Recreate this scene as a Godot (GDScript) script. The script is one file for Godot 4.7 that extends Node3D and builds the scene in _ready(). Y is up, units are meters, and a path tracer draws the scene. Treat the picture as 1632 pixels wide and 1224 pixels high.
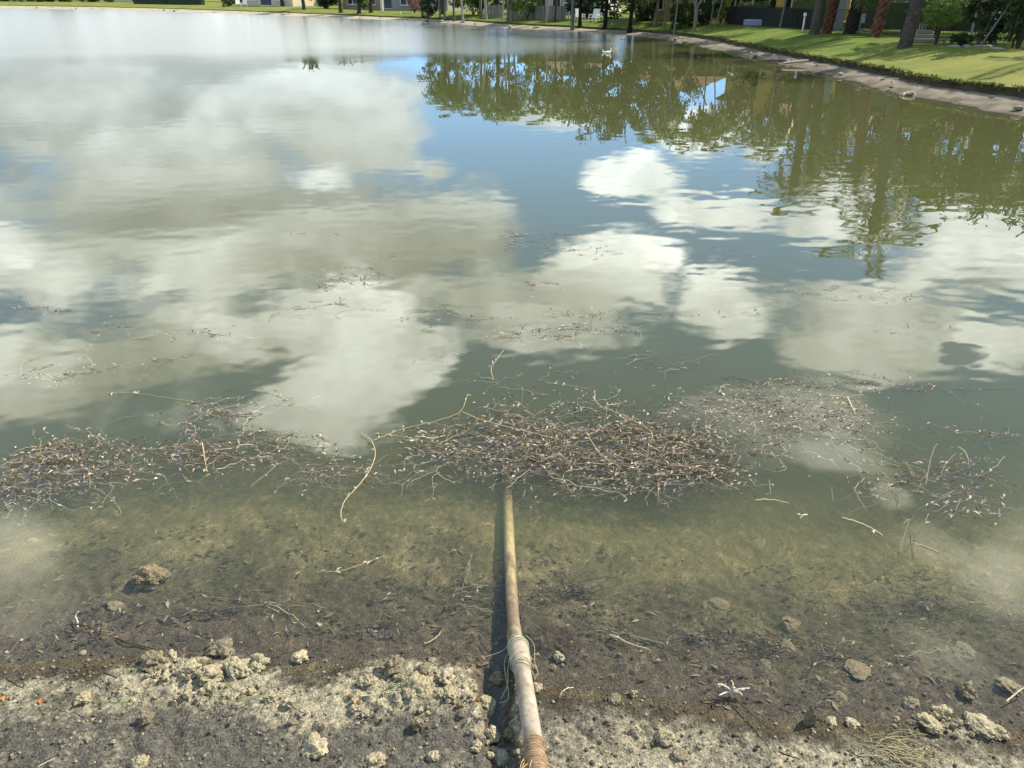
extends Node3D

var rng := RandomNumberGenerator.new()
var noise := FastNoiseLite.new()
var used := {}
var M := {}


# ---------------------------------------------------------------- mesh builder
class MB:
	var v := PackedVector3Array()
	var n := PackedVector3Array()
	var c := PackedColorArray()
	var i := PackedInt32Array()

	func vert(p: Vector3, nn: Vector3, col: Color) -> int:
		v.append(p)
		n.append(nn)
		c.append(col)
		return v.size() - 1

	func tri(a: int, b: int, d: int) -> void:
		var g := (v[d] - v[a]).cross(v[b] - v[a])
		if g.dot(n[a] + n[b] + n[d]) < 0.0:
			i.append(a); i.append(d); i.append(b)
		else:
			i.append(a); i.append(b); i.append(d)

	func flat(a: Vector3, b: Vector3, d: Vector3, col: Color) -> void:
		var nn := (d - a).cross(b - a).normalized()
		var k := v.size()
		vert(a, nn, col); vert(b, nn, col); vert(d, nn, col)
		i.append(k); i.append(k + 1); i.append(k + 2)

	func quad(a: Vector3, b: Vector3, d: Vector3, e: Vector3, col: Color, out: Vector3) -> void:
		var nn := (d - a).cross(b - a).normalized()
		if nn.dot(out) < 0.0:
			nn = -nn
		var k := v.size()
		vert(a, nn, col); vert(b, nn, col); vert(d, nn, col); vert(e, nn, col)
		tri(k, k + 1, k + 2)
		tri(k, k + 2, k + 3)

	func box(at: Vector3, size: Vector3, col: Color, basis := Basis(), bevel := 0.0) -> void:
		var h := size * 0.5
		var b := minf(bevel, minf(h.x, minf(h.y, h.z)) * 0.9)
		for ax in 3:
			for s in [-1.0, 1.0]:
				var u := Vector3.ZERO
				var w := Vector3.ZERO
				var d := Vector3.ZERO
				d[ax] = s
				u[(ax + 1) % 3] = 1.0
				w[(ax + 2) % 3] = 1.0
				var hu: float = h[(ax + 1) % 3] - b
				var hw: float = h[(ax + 2) % 3] - b
				var o: Vector3 = d * h[ax]
				quad(at + basis * (o - u * hu - w * hw), at + basis * (o + u * hu - w * hw), at + basis * (o + u * hu + w * hw), at + basis * (o - u * hu + w * hw), col, basis * d)
		if b > 0.0:
			for ax in 3:
				var a1 := (ax + 1) % 3
				var a2 := (ax + 2) % 3
				for s in [-1.0, 1.0]:
					for t in [-1.0, 1.0]:
						var e := Vector3.ZERO
						e[ax] = h[ax] - b
						var p := Vector3.ZERO
						p[a1] = s * h[a1]
						p[a2] = t * (h[a2] - b)
						var q := Vector3.ZERO
						q[a1] = s * (h[a1] - b)
						q[a2] = t * h[a2]
						quad(at + basis * (p - e), at + basis * (p + e), at + basis * (q + e), at + basis * (q - e), col, basis * (p + q))

	func tube(pts: Array, radii: Array, sides: int, col: Color, col2 := Color(-1, 0, 0), caps := true) -> void:
		var m := pts.size()
		if m < 2:
			return
		var up := Vector3(0.13, 0.11, 0.98)
		if absf((pts[1] - pts[0]).normalized().dot(up)) > 0.85:
			up = Vector3(0.97, 0.2, 0.1)
		var last := -1
		for k in m:
			var p: Vector3 = pts[k]
			var q: Vector3 = pts[mini(k + 1, m - 1)]
			var o: Vector3 = pts[maxi(k - 1, 0)]
			var d := (q - o).normalized()
			if absf(d.dot(up)) > 0.95:
				up = Vector3(0.9, 0.1, 0.3)
			var a := d.cross(up).normalized()
			var b := a.cross(d).normalized()
			up = b
			var r: float = radii[k] if radii.size() > 1 else radii[0]
			var cc := col if col2.r < 0.0 else col.lerp(col2, float(k) / (m - 1))
			var first := v.size()
			for s in sides:
				var t := TAU * s / sides
				var nn := a * cos(t) + b * sin(t)
				vert(p + nn * r, nn, cc)
			if last >= 0:
				for s in sides:
					var s2 := (s + 1) % sides
					tri(last + s, last + s2, first + s2)
					tri(last + s, first + s2, first + s)
			last = first
			if caps and (k == 0 or k == m - 1):
				var dd := -d if k == 0 else d
				var cv := vert(p, dd, cc)
				var ring := v.size()
				for s in sides:
					vert(v[first + s], dd, cc)
				for s in sides:
					tri(cv, ring + s, ring + (s + 1) % sides)

	func leaf(base: Vector3, dir: Vector3, up: Vector3, length: float, width: float, col: Color, fold := 0.25) -> void:
		var side := dir.cross(up)
		if side.length() < 0.01:
			side = dir.cross(Vector3(0.3, 0.2, 0.9))
		side = side.normalized()
		up = side.cross(dir).normalized()
		var t := base + dir * length - up * length * 0.12
		var mid := base + dir * length * 0.5
		var l := mid + side * width * 0.5 + up * width * fold
		var r := mid - side * width * 0.5 + up * width * fold
		var k := v.size()
		var nl := (up - side * fold * 1.6).normalized()
		var nr := (up + side * fold * 1.6).normalized()
		vert(base, nl, col); vert(l, nl, col); vert(t, nl, col); vert(mid, nl, col)
		vert(base, nr, col); vert(mid, nr, col); vert(t, nr, col); vert(r, nr, col)
		tri(k, k + 1, k + 3); tri(k + 1, k + 2, k + 3)
		tri(k + 4, k + 5, k + 7); tri(k + 5, k + 6, k + 7)

	func mesh() -> ArrayMesh:
		var a := []
		a.resize(Mesh.ARRAY_MAX)
		a[Mesh.ARRAY_VERTEX] = v
		a[Mesh.ARRAY_NORMAL] = n
		a[Mesh.ARRAY_COLOR] = c
		a[Mesh.ARRAY_INDEX] = i
		var m := ArrayMesh.new()
		m.add_surface_from_arrays(Mesh.PRIMITIVE_TRIANGLES, a)
		return m


# the bank and the lake are laid out for an eye 2 m above the water; the eye is at 3.2 m
const SCALE := 1.6


func enlarge() -> void:
	for o in get_children():
		if o is GeometryInstance3D or o is FogVolume or (o is Node3D and o.has_meta("label")):
			o.transform = Transform3D(Basis.from_scale(Vector3.ONE * SCALE), Vector3.ZERO) * o.transform


# ---------------------------------------------------------------- naming
func numbered(called: String) -> String:
	var k: int = used.get(called, 0)
	used[called] = k + 1
	return called if k == 0 else "%s_%03d" % [called, k]


func tag(o: Node, label: String, category: String, group := "", kind := "") -> void:
	if label:
		o.set_meta("label", label)
	if category:
		o.set_meta("category", category)
	if group:
		o.set_meta("group", group)
	if kind:
		o.set_meta("kind", kind)


func thing(called: String, label: String, category: String, at := Vector3.ZERO, turn := 0.0, group := "") -> Node3D:
	var o := Node3D.new()
	o.name = numbered(called)
	o.position = at
	o.rotation.y = turn
	tag(o, label, category, group)
	add_child(o)
	return o


func put(called: String, mesh: Mesh, mat: Material, parent: Node = null, kind := "") -> MeshInstance3D:
	var o := MeshInstance3D.new()
	o.mesh = mesh
	o.material_override = null
	for k in mesh.get_surface_count():
		o.set_surface_override_material(k, mat)
	if parent == null:
		o.name = numbered(called)
		add_child(o)
	else:
		var k := 0
		var nm := called
		while parent.has_node(NodePath(nm)):
			k += 1
			nm = "%s_%03d" % [called, k]
		o.name = nm
		parent.add_child(o, true)
	if kind:
		o.set_meta("kind", kind)
	return o


func single(called: String, mesh: Mesh, mat: Material, label: String, category: String, at: Vector3, turn := 0.0, group := "") -> MeshInstance3D:
	var o := put(called, mesh, mat)
	o.position = at
	o.rotation.y = turn
	tag(o, label, category, group)
	return o


func copy_of(src: Node3D, at: Vector3, turn: float, label: String, group := "") -> Node3D:
	var o: Node3D = src.duplicate()
	o.name = numbered(src.get_meta("stem"))
	o.position = at
	o.rotation.y = turn
	add_child(o)
	o.set_meta("label", label)
	if group:
		o.set_meta("group", group)
	return o


func grain(seed_: int, freq: float, lo: float, hi: float, size := 512, oct := 5, type := FastNoiseLite.TYPE_SIMPLEX_SMOOTH, bump := false) -> NoiseTexture2D:
	var f := FastNoiseLite.new()
	f.seed = seed_
	f.noise_type = type
	f.frequency = freq
	f.fractal_octaves = oct
	f.fractal_gain = 0.6
	var t := NoiseTexture2D.new()
	t.width = size
	t.height = size
	t.seamless = true
	t.noise = f
	t.as_normal_map = false
	if not bump:
		var g := Gradient.new()
		g.set_color(0, Color(lo, lo, lo))
		g.set_color(1, Color(hi, hi, hi))
		t.color_ramp = g
	return t


func mat(called: String, color: Color, rough := 0.9, tex: Texture2D = null, tile := 1.0, height: Texture2D = null, height_cm := 0.0, vertex := false, spec := 0.5) -> StandardMaterial3D:
	var m := StandardMaterial3D.new()
	m.resource_name = called
	m.albedo_color = color.linear_to_srgb()
	m.roughness = rough
	m.metallic_specular = spec
	m.vertex_color_use_as_albedo = vertex
	if tex or height:
		m.uv1_triplanar = true
		m.uv1_world_triplanar = true
		m.uv1_scale = Vector3.ONE / tile
		m.albedo_texture = tex
		if height:
			m.heightmap_enabled = true
			m.heightmap_texture = height
			m.heightmap_scale = height_cm
	M[called] = m
	return m


func jitter(c: Color, amount: float) -> Color:
	var k := 1.0 + rng.randf_range(-amount, amount)
	return Color(c.r * k * (1.0 + rng.randf_range(-amount, amount) * 0.25), c.g * k, c.b * k * (1.0 + rng.randf_range(-amount, amount) * 0.25))


func rdir() -> Vector3:
	var z := rng.randf_range(-1, 1)
	var t := rng.randf() * TAU
	var r := sqrt(1.0 - z * z)
	return Vector3(r * cos(t), z, r * sin(t))


# ---------------------------------------------------------------- sky
func cloudy_sky() -> ImageTexture:
	# clouds by azimuth and elevation (degrees): az, el, half width, half height, brightness, softness, blue
	var banks := [
		[-20.89, 2.14, 31.09, 2.22, 0.19, 0.9, 0],
		[-23.51, 6.1, 17.15, 4.47, 0.27, 0.7, 0],
		[-28.31, 5.14, 4.4, 2.47, 0.35, 0.8, 0],
		[-11.38, 9.18, 5.18, 3.93, 0.52, 0.6, 0],
		[-14.53, 6.84, 7.01, 1.59, 0.42, 0.8, 0],
		[-32.61, 10.09, 1.96, 1.44, 0.22, 1.0, 1],
		[-22.42, 10.45, 13.95, 2.37, 0.45, 0.8, 0],
		[-26.64, 12.08, 12.25, 1.95, 0.5, 0.8, 0],
		[-17.57, 13.7, 13.9, 2.19, 0.4, 0.8, 0],
		[-13.66, 12.15, 2.62, 1.1, 1.05, 0.8, 0],
		[-5.78, 11.74, 1.55, 0.95, 0.62, 0.9, 0],
		[-8.26, 14.86, 6.91, 1.85, 0.62, 0.7, 0],
		[-27.81, 15.57, 13.17, 2.46, 0.76, 0.8, 0],
		[-33.75, 14.29, 1.66, 1.48, 1.1, 0.9, 0],
		[-22.47, 17.3, 6.23, 2.09, 0.95, 0.8, 0],
		[-8.93, 17.52, 12.56, 2.78, 0.4, 0.7, 0],
		[-25.08, 13.86, 9.68, 1.6, 0.34, 0.9, 0],
		[7.07, 19.86, 5.71, 3.64, 1.25, 0.45, 0],
		[-0.79, 20.69, 11.74, 2.76, 0.72, 0.8, 0],
		[2.23, 22.99, 9.52, 1.95, 0.95, 0.6, 0],
		[-23.45, 22.38, 17.8, 3.83, 0.76, 0.8, 0],
		[-31.31, 23.29, 9.94, 2.79, 0.70, 0.8, 0],
		[-15.6, 22.24, 8.87, 2.68, 1.15, 0.6, 0],
		[-13.21, 26.59, 6.2, 3.63, 1.30, 0.5, 0],
		[-9.92, 23.85, 5.94, 2.29, 1.2, 0.6, 0],
		[-16.91, 28.01, 5.37, 2.15, 1.2, 0.5, 0],
		[-34.18, 20.98, 4.23, 2.3, 1.0, 0.8, 0],
		[1.96, 7.88, 4.88, 1.25, 0.62, 0.8, 0],
		[13.87, 9.09, 2.97, 2.05, 0.85, 0.6, 0],
		[17.36, 9.96, 1.66, 1.38, 0.9, 0.7, 0],
		[8.9, 12.22, 3.83, 1.64, 1.05, 0.5, 0],
		[12.67, 14.01, 2.68, 1.3, 1.0, 0.6, 0],
		[16.47, 14.21, 5.2, 1.45, 1.15, 0.5, 0],
		[23.1, 14.48, 6.02, 1.64, 1.0, 0.5, 0],
		[22.64, 12.05, 5.14, 2.01, 0.8, 0.7, 0],
		[31.5, 12.69, 5.15, 2.62, 0.7, 0.7, 0],
		[32.49, 16.47, 5.94, 1.91, 0.85, 0.7, 0],
		[27.11, 19.85, 11.9, 2.46, 0.85, 0.7, 0],
		[16.72, 20.78, 4.12, 2.65, 1.2, 0.6, 0],
		[26.04, 22.61, 7.05, 2.09, 0.75, 0.7, 0],
		[34.7, 20.46, 3.81, 1.9, 1.2, 0.5, 0],
		[32.7, 21.39, 1.39, 0.86, 0.2, 0.6, 1],
		[25.23, 26.92, 7.44, 2.12, 0.5, 1.3, 0],
		[19.39, 28.58, 4.79, 2.64, 0.5, 1.3, 0],
		[28.2, 29.81, 4.74, 1.24, 0.7, 1.0, 0],
		[30.94, 31.52, 1.67, 1.04, 0.9, 0.7, 0],
		[-39.47, 32.59, 3.89, 2.89, 0.8, 1.1, 0],
		[-39.11, 36.03, 5.21, 1.79, 0.6, 1.2, 0],
		[39.31, 33.47, 2.87, 3.97, 0.8, 1.2, 0],
		[37.3, 39.6, 3.64, 1.61, 0.8, 1.2, 0],
		[34.36, 33.94, 2.82, 1.53, 0.6, 0.9, 0],
	]
	var w := 2560
	var h := 1280
	var half := 660
	var a := PackedFloat32Array()
	a.resize(w * h * 3)
	var f := FastNoiseLite.new()
	f.seed = 41
	f.frequency = 5.0
	f.fractal_octaves = 6
	f.fractal_gain = 0.58
	var nz := PackedFloat32Array()
	nz.resize(w * half)
	for y in half:
		var el := PI * (0.5 - (y + 0.5) / h)
		var ce := cos(el)
		var se := sin(el)
		var up := clampf(se, 0.0, 1.0)
		var k := pow(1.0 - up, 2.9)
		var r := lerpf(0.085, 0.31, k)
		var g := lerpf(0.17, 0.6, k)
		var b := lerpf(0.28, 1.0, k)
		var fade := smoothstep(48.0, 62.0, rad_to_deg(el))
		for x in w:
			var az := TAU * ((x + 0.5) / w - 0.5)
			var v := f.get_noise_3d(sin(az) * ce, se * 1.7, -cos(az) * ce)
			nz[y * w + x] = v
			# free sky outside the painted banks: the same kind of broken cumulus
			var out := maxf(fade, smoothstep(46.0, 60.0, absf(rad_to_deg(az))))
			var o := (y * w + x) * 3
			var cr := r
			var cg := g
			var cb := b
			if out > 0.0:
				var al := smoothstep(-0.02, 0.22, v) * out
				var br := 0.55 + 0.9 * clampf(v * 1.8, 0.0, 0.7)
				cr = lerpf(r, br, al)
				cg = lerpf(g, br * 1.0, al)
				cb = lerpf(b, br * 0.97, al)
			a[o] = cr
			a[o + 1] = cg
			a[o + 2] = cb
	for bank in banks:
		var caz: float = bank[0]
		var cel: float = bank[1]
		var raz: float = bank[2]
		var rel: float = bank[3]
		var bright: float = bank[4]
		var soft: float = bank[5]
		var blue: bool = bank[6] > 0
		var x0 := maxi(0, int(((caz - raz * 1.5) / 360.0 + 0.5) * w))
		var x1 := mini(w, int(((caz + raz * 1.5) / 360.0 + 0.5) * w) + 1)
		var y0 := maxi(0, int((0.5 - (cel + rel * 1.5) / 180.0) * h))
		var y1 := mini(half, int((0.5 - (cel - rel * 1.5) / 180.0) * h) + 1)
		for y in range(y0, y1):
			var el := 180.0 * (0.5 - (y + 0.5) / h)
			var dy := (el - cel) / rel
			for x in range(x0, x1):
				var az := 360.0 * ((x + 0.5) / w - 0.5)
				var dx := (az - caz) / raz
				var d := sqrt(dx * dx + dy * dy)
				var v := nz[y * w + x]
				var al := smoothstep(0.0, soft * 0.95, 1.2 - d + v * 0.85)
				if al <= 0.0:
					continue
				var o := (y * w + x) * 3
				if blue:
					al *= 0.9
					a[o] = lerpf(a[o], bright * 0.35, al)
					a[o + 1] = lerpf(a[o + 1], bright * 0.8, al)
					a[o + 2] = lerpf(a[o + 2], bright * 1.6, al)
				else:
					al *= 0.94
					var br := bright * lerpf(1.1, 1.4, clampf((el - 8.0) / 10.0, 0.0, 1.0)) * (1.0 + v * 0.8)
					a[o] = lerpf(a[o], br * lerpf(0.9, 0.965, clampf((el - 6.0) / 12.0, 0.0, 1.0)), al)
					a[o + 1] = lerpf(a[o + 1], br * 1.0, al)
					a[o + 2] = lerpf(a[o + 2], br * lerpf(1.03, 0.93, clampf((el - 6.0) / 12.0, 0.0, 1.0)), al)
	for y in range(half, h):
		for x in w:
			var o := (y * w + x) * 3
			a[o] = 0.12
			a[o + 1] = 0.12
			a[o + 2] = 0.09
	return ImageTexture.create_from_image(Image.create_from_data(w, h, false, Image.FORMAT_RGBF, a.to_byte_array()))


func _ready() -> void:
	rng.seed = 20
	# camera: a phone held at eye height above the muddy bank, tilted down
	var cam := Camera3D.new()
	cam.name = "camera"
	cam.fov = 53.06
	cam.position = Vector3(0, 3.2, 0)
	cam.rotation_degrees = Vector3(-27.3, 0, 0)
	cam.near = 0.05
	cam.far = 900.0
	add_child(cam)
	cam.current = true
	var env := Environment.new()
	env.background_mode = Environment.BG_SKY
	env.sky = Sky.new()
	var pano := PanoramaSkyMaterial.new()
	pano.panorama = cloudy_sky()
	env.sky.sky_material = pano
	env.sky_rotation = Vector3(0, PI, 0)
	env.background_energy_multiplier = 1.0
	env.tonemap_mode = Environment.TONE_MAPPER_LINEAR
	env.tonemap_exposure = 2.12
	env.sdfgi_enabled = true
	env.ssao_enabled = true
	env.ssil_enabled = true
	env.volumetric_fog_enabled = true
	env.volumetric_fog_density = 0.0
	var we := WorldEnvironment.new()
	we.name = "world_environment"
	we.environment = env
	add_child(we)
	var sun := DirectionalLight3D.new()
	sun.name = "sun"
	sun.light_energy = 1.5
	sun.light_color = Color(1.0, 0.95, 0.86)
	sun.light_angular_distance = 0.5
	sun.shadow_enabled = true
	sun.sky_mode = DirectionalLight3D.SKY_MODE_LIGHT_ONLY
	var to_sun := Vector3(sin(deg_to_rad(60.0)) * cos(deg_to_rad(42.0)), sin(deg_to_rad(42.0)), -cos(deg_to_rad(60.0)) * cos(deg_to_rad(42.0)))
	sun.basis = Basis.looking_at(-to_sun)
	add_child(sun)

	noise.seed = 7
	noise.frequency = 1.0
	noise.fractal_octaves = 4
	materials()
	near_ground()
	water()
	near_things()
	enlarge()
	far_shore()
	far_things()


func materials() -> void:
	var fine := grain(3, 0.035, 0.42, 1.0, 512, 5)
	var cell := grain(5, 0.03, 0.45, 1.0, 512, 4, FastNoiseLite.TYPE_CELLULAR)
	var bump := grain(9, 0.05, 0, 1, 512, 5, FastNoiseLite.TYPE_SIMPLEX_SMOOTH, true)
	var pits := grain(11, 0.06, 0, 1, 512, 4, FastNoiseLite.TYPE_CELLULAR, true)
	mat("mud", Color(1.5, 1.5, 1.5), 0.88, fine, 0.37, bump, 0.8, true, 0.3)
	M.mud.albedo_color = Color(1, 1, 1)
	mat("clod", Color(1, 1, 1), 0.95, cell, 0.18, pits, 0.7, true, 0.2)
	mat("stone", Color(1, 1, 1), 0.9, fine, 0.15, pits, 0.8, true, 0.3)
	mat("pipe", Color(1, 1, 1), 0.55, grain(21, 0.02, 0.78, 1.0, 512, 5), 0.5, bump, 0.1, true, 0.4)
	mat("twine", Color(1, 1, 1), 0.8, null, 1.0, null, 0.0, true, 0.3)
	mat("weed", Color(1, 1, 1), 0.7, null, 1.0, null, 0.0, true, 0.22)
	M.weed.backlight_enabled = true
	M.weed.backlight = Color(0.25, 0.25, 0.22)
	mat("stem", Color(1, 1, 1), 0.75, null, 1.0, null, 0.0, true, 0.22)
	mat("leafy", Color(1, 1, 1), 0.55, null, 1.0, null, 0.0, true, 0.4)
	M.leafy.backlight_enabled = true
	M.leafy.backlight = Color(0.55, 0.6, 0.3)
	mat("bark", Color(1, 1, 1), 0.9, grain(31, 0.04, 0.55, 1.0), 0.6, bump, 2.0, true, 0.3)
	mat("sand", Color(1, 1, 1), 0.95, grain(39, 0.09, 0.35, 1.0), 1.6, bump, 1.5, true, 0.2)
	mat("soil", Color(1, 1, 1), 0.95, fine, 0.6, bump, 4.0, true, 0.2)
	mat("lawn", Color(1.0, 1.0, 1.0), 0.9, grain(33, 0.06, 0.42, 1.0), 1.3, bump, 4.0, true, 0.2)
	mat("wall", Color(1, 1, 1), 0.9, grain(35, 0.02, 0.88, 1.0), 2.0, bump, 0.3, true, 0.3)
	mat("wood", Color(1, 1, 1), 0.85, grain(37, 0.03, 0.7, 1.0), 0.8, null, 0.0, true, 0.3)
	mat("metal_black", Color(0.012, 0.013, 0.014), 0.5)
	mat("white_paint", Color(0.75, 0.75, 0.73), 0.5)
	mat("dark_glass", Color(0.012, 0.014, 0.017), 0.08)
	mat("screen_mesh", Color(0.01, 0.012, 0.012), 0.9)
	mat("rooftile", Color(1, 1, 1), 0.85, cell, 0.7, null, 0.0, true, 0.3)
	mat("feather", Color(1, 1, 1), 0.8, null, 1.0, null, 0.0, true, 0.3)
	var w := StandardMaterial3D.new()
	w.resource_name = "water"
	w.transparency = BaseMaterial3D.TRANSPARENCY_ALPHA
	w.albedo_color = Color(0.5, 0.55, 0.45, 0.0)
	w.roughness = 0.25
	w.metallic_specular = 0.5
	M["water"] = w
	mat("murk", Color(0.03, 0.036, 0.01), 1.0, null, 1.0, null, 0.0, false, 0.0)


# ---------------------------------------------------------------- near bank and lake bed
var near_line := [Vector3(-1.696, 0, -1.836), Vector3(-1.484, 0, -1.868), Vector3(-1.257, 0, -1.879), Vector3(-1.029, 0, -1.889), Vector3(-0.805, 0, -1.846), Vector3(-0.615, 0, -1.836), Vector3(-0.453, 0, -1.862), Vector3(-0.244, 0, -1.873), Vector3(-0.075, 0, -1.825), Vector3(0.069, 0, -1.763), Vector3(0.268, 0, -1.731), Vector3(0.465, 0, -1.709), Vector3(0.615, 0, -1.671), Vector3(0.74, 0, -1.627), Vector3(0.91, 0, -1.615), Vector3(1.065, 0, -1.62), Vector3(1.172, 0, -1.602), Vector3(1.353, 0, -1.62), Vector3(1.542, 0, -1.575)]


func near_z(x: float) -> float:
	var a: Vector3 = near_line[0]
	if x <= a.x:
		return a.z + 0.02 * sin(x * 3.0) - 0.02 * sin(a.x * 3.0)
	for k in range(1, near_line.size()):
		var b: Vector3 = near_line[k]
		if x <= b.x:
			return lerpf(a.z, b.z, (x - a.x) / maxf(b.x - a.x, 0.001))
		a = b
	return a.z - 0.1 * (x - a.x)


var heaps := [[-1.014, -1.789, 0.256, 0.128], [-0.326, -1.758, 0.253, 0.121], [-0.592, -1.554, 0.075, 0.054], [-0.05, -1.598, 0.086, 0.067], [1.326, -1.643, 0.213, 0.092]]


# rotted roots heaped in the shallows right of the pipe
var muck := [0.149, -1.957, 0.095, 0.081]


func near_h(x: float, z: float) -> float:
	var s := z - near_z(x)
	var n1 := noise.get_noise_2d(x * 1.9, z * 1.9)
	var n2 := noise.get_noise_2d(x * 7.0 + 31.0, z * 7.0)
	var h := 0.0
	if s >= 0.0:
		h = 0.10 * s
		h += (n1 * 0.018 + n2 * 0.014) * smoothstep(0.0, 0.3, s)
		var n3 := noise.get_noise_2d(x * 26.0, z * 26.0 + 9.0)
		h += n3 * 0.010 * smoothstep(0.0, 0.2, s)
		for e in heaps:
			var dx: float = (x - e[0]) / e[2]
			var dz: float = (z - e[1]) / e[3]
			var d := dx * dx + dz * dz
			if d < 2.0:
				h += (0.008 + 0.011 * n3) * smoothstep(1.7, 0.2, d)
		# the furrow that the pipe lies over
		var fx := x - (0.025 + 0.16 * (z + 1.46))
		h -= 0.05 * exp(-pow((fx + 0.045) / 0.04, 2.0)) * smoothstep(-0.1, 0.15, s)
	else:
		var u := minf(-s, 4.0)
		h = -(0.085 * u + 0.048 * u * u)
		h += (n1 * 0.02 + n2 * 0.012) * smoothstep(0.0, 0.25, u)
		h += noise.get_noise_2d(x * 22.0, z * 22.0 + 9.0) * 0.010 * smoothstep(0.0, 0.1, u)
		var mx: float = (x - muck[0]) / muck[2]
		var mz: float = (z - muck[1]) / muck[3]
		var md := mx * mx + mz * mz
		if md < 1.6:
			h = lerpf(h, -0.004 + 0.016 * noise.get_noise_2d(x * 45.0, z * 45.0), smoothstep(1.5, 0.3, md))
	return h


func near_color(x: float, z: float, h: float) -> Color:
	var s := z - near_z(x)
	var n1 := noise.get_noise_2d(x * 2.3 + 5.0, z * 2.3)
	var n2 := noise.get_noise_2d(x * 9.0, z * 9.0 + 50.0)
	var n3 := noise.get_noise_2d(x * 40.0, z * 40.0 + 70.0)
	if s < -0.01 or h < 0.004:
		var u := maxf(-s, 0.0)
		var near := Color(0.135, 0.112, 0.072)
		var deep := Color(0.42, 0.355, 0.185)
		var c := near.lerp(deep, smoothstep(0.35, 1.0, u + n1 * 0.35))
		var k := 1.0 + n2 * 0.42 + n3 * 0.38
		if n2 + n3 * 0.8 > 0.62:
			k *= 1.5
		var mx: float = (x - muck[0]) / muck[2]
		var mz: float = (z - muck[1]) / muck[3]
		c = c.lerp(Color(0.075, 0.06, 0.038), 0.8 * smoothstep(1.5, 0.5, mx * mx + mz * mz + n2 * 0.4))
		return Color(c.r * k, c.g * k, c.b * k)
	var grey := Color(0.155, 0.15, 0.132)
	var tan_ := Color(0.53, 0.492, 0.36)
	var wet := Color(0.075, 0.066, 0.048)
	# crust dries pale on the right-hand bank and round the heaps
	var dry := 0.3 + n1 * 0.55 + n2 * 0.45 + n3 * 0.35
	dry += 0.38 * smoothstep(0.15, 0.8, x) * smoothstep(0.02, 0.12, s)
	if x < 0.05:
		dry += 0.4 * exp(-pow((s - 0.13) / 0.12, 2.0)) - 0.42 * smoothstep(0.2, 0.34, s)
	for e in heaps:
		var dx: float = (x - e[0]) / e[2]
		var dz: float = (z - e[1]) / e[3]
		dry += 0.35 * smoothstep(1.6, 0.3, dx * dx + dz * dz)
	var c := grey.lerp(tan_, clampf(dry, 0.0, 1.0))
	c = c.lerp(wet, smoothstep(0.016, 0.002, h + n2 * 0.007))
	var k := 1.0 + n3 * 0.5
	return Color(c.r * k, c.g * k, c.b * k)


func axis_steps(parts: Array) -> PackedFloat32Array:
	var o := PackedFloat32Array()
	for p in parts:
		var a: float = p[0]
		var b: float = p[1]
		var n := maxi(1, int(round(absf(b - a) / p[2])))
		for k in n:
			o.append(lerpf(a, b, float(k) / n))
	o.append(parts[-1][1])
	return o


func near_ground() -> void:
	var xs := axis_steps([[-14.0, -3.4, 0.7], [-3.4, -1.9, 0.02], [-1.9, 1.9, 0.0085], [1.9, 3.4, 0.02], [3.4, 12.0, 0.7]])
	var zs := axis_steps([[7.0, 0.2, 0.5], [0.2, -1.25, 0.05], [-1.25, -2.3, 0.008], [-2.3, -3.2, 0.018], [-3.2, -7.0, 0.15]])
	var b := MB.new()
	for z in zs:
		for x in xs:
			var h := near_h(x, z)
			b.v.append(Vector3(x, h, z))
			b.c.append(near_color(x, z, h))
	var w := xs.size()
	grid(b, w, zs.size())
	var o := put("ground", b.mesh(), M.mud)
	tag(o, "grey and tan mud bank sloping under the shallow water edge", "", "", "structure")


func grid(b: MB, w: int, rows: int) -> void:
	# normals by differences and two triangles a cell; rows run away from the viewer
	b.n.resize(b.v.size())
	for r in rows:
		for k in w:
			var at := r * w + k
			var dx := b.v[r * w + mini(k + 1, w - 1)] - b.v[r * w + maxi(k - 1, 0)]
			var dz := b.v[mini(r + 1, rows - 1) * w + k] - b.v[maxi(r - 1, 0) * w + k]
			var nn := dx.cross(dz).normalized()
			b.n[at] = nn if nn.y >= 0.0 else -nn
	for r in rows - 1:
		for k in w - 1:
			var p := r * w + k
			b.i.append_array([p, p + w, p + w + 1, p, p + w + 1, p + 1])


# ---------------------------------------------------------------- water
func wave(x: float, z: float) -> float:
	var calm := 0.45 + 0.55 * smoothstep(-0.25, 0.35, noise.get_noise_2d(x * 0.08 + 3.0, z * 0.13))
	var d := -z
	var amp := 0.0012 * smoothstep(2.2, 4.5, d) * calm * (1.0 - 0.6 * smoothstep(8.0, 18.0, d))
	return amp * (noise.get_noise_2d(x * 1.3, z * 3.1) * 1.1 + noise.get_noise_2d(x * 3.3 + 9.0, z * 7.0) * 0.75) + 0.0007 * smoothstep(6.0, 30.0, d) * noise.get_noise_2d(x * 0.35, z * 0.8)


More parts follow.
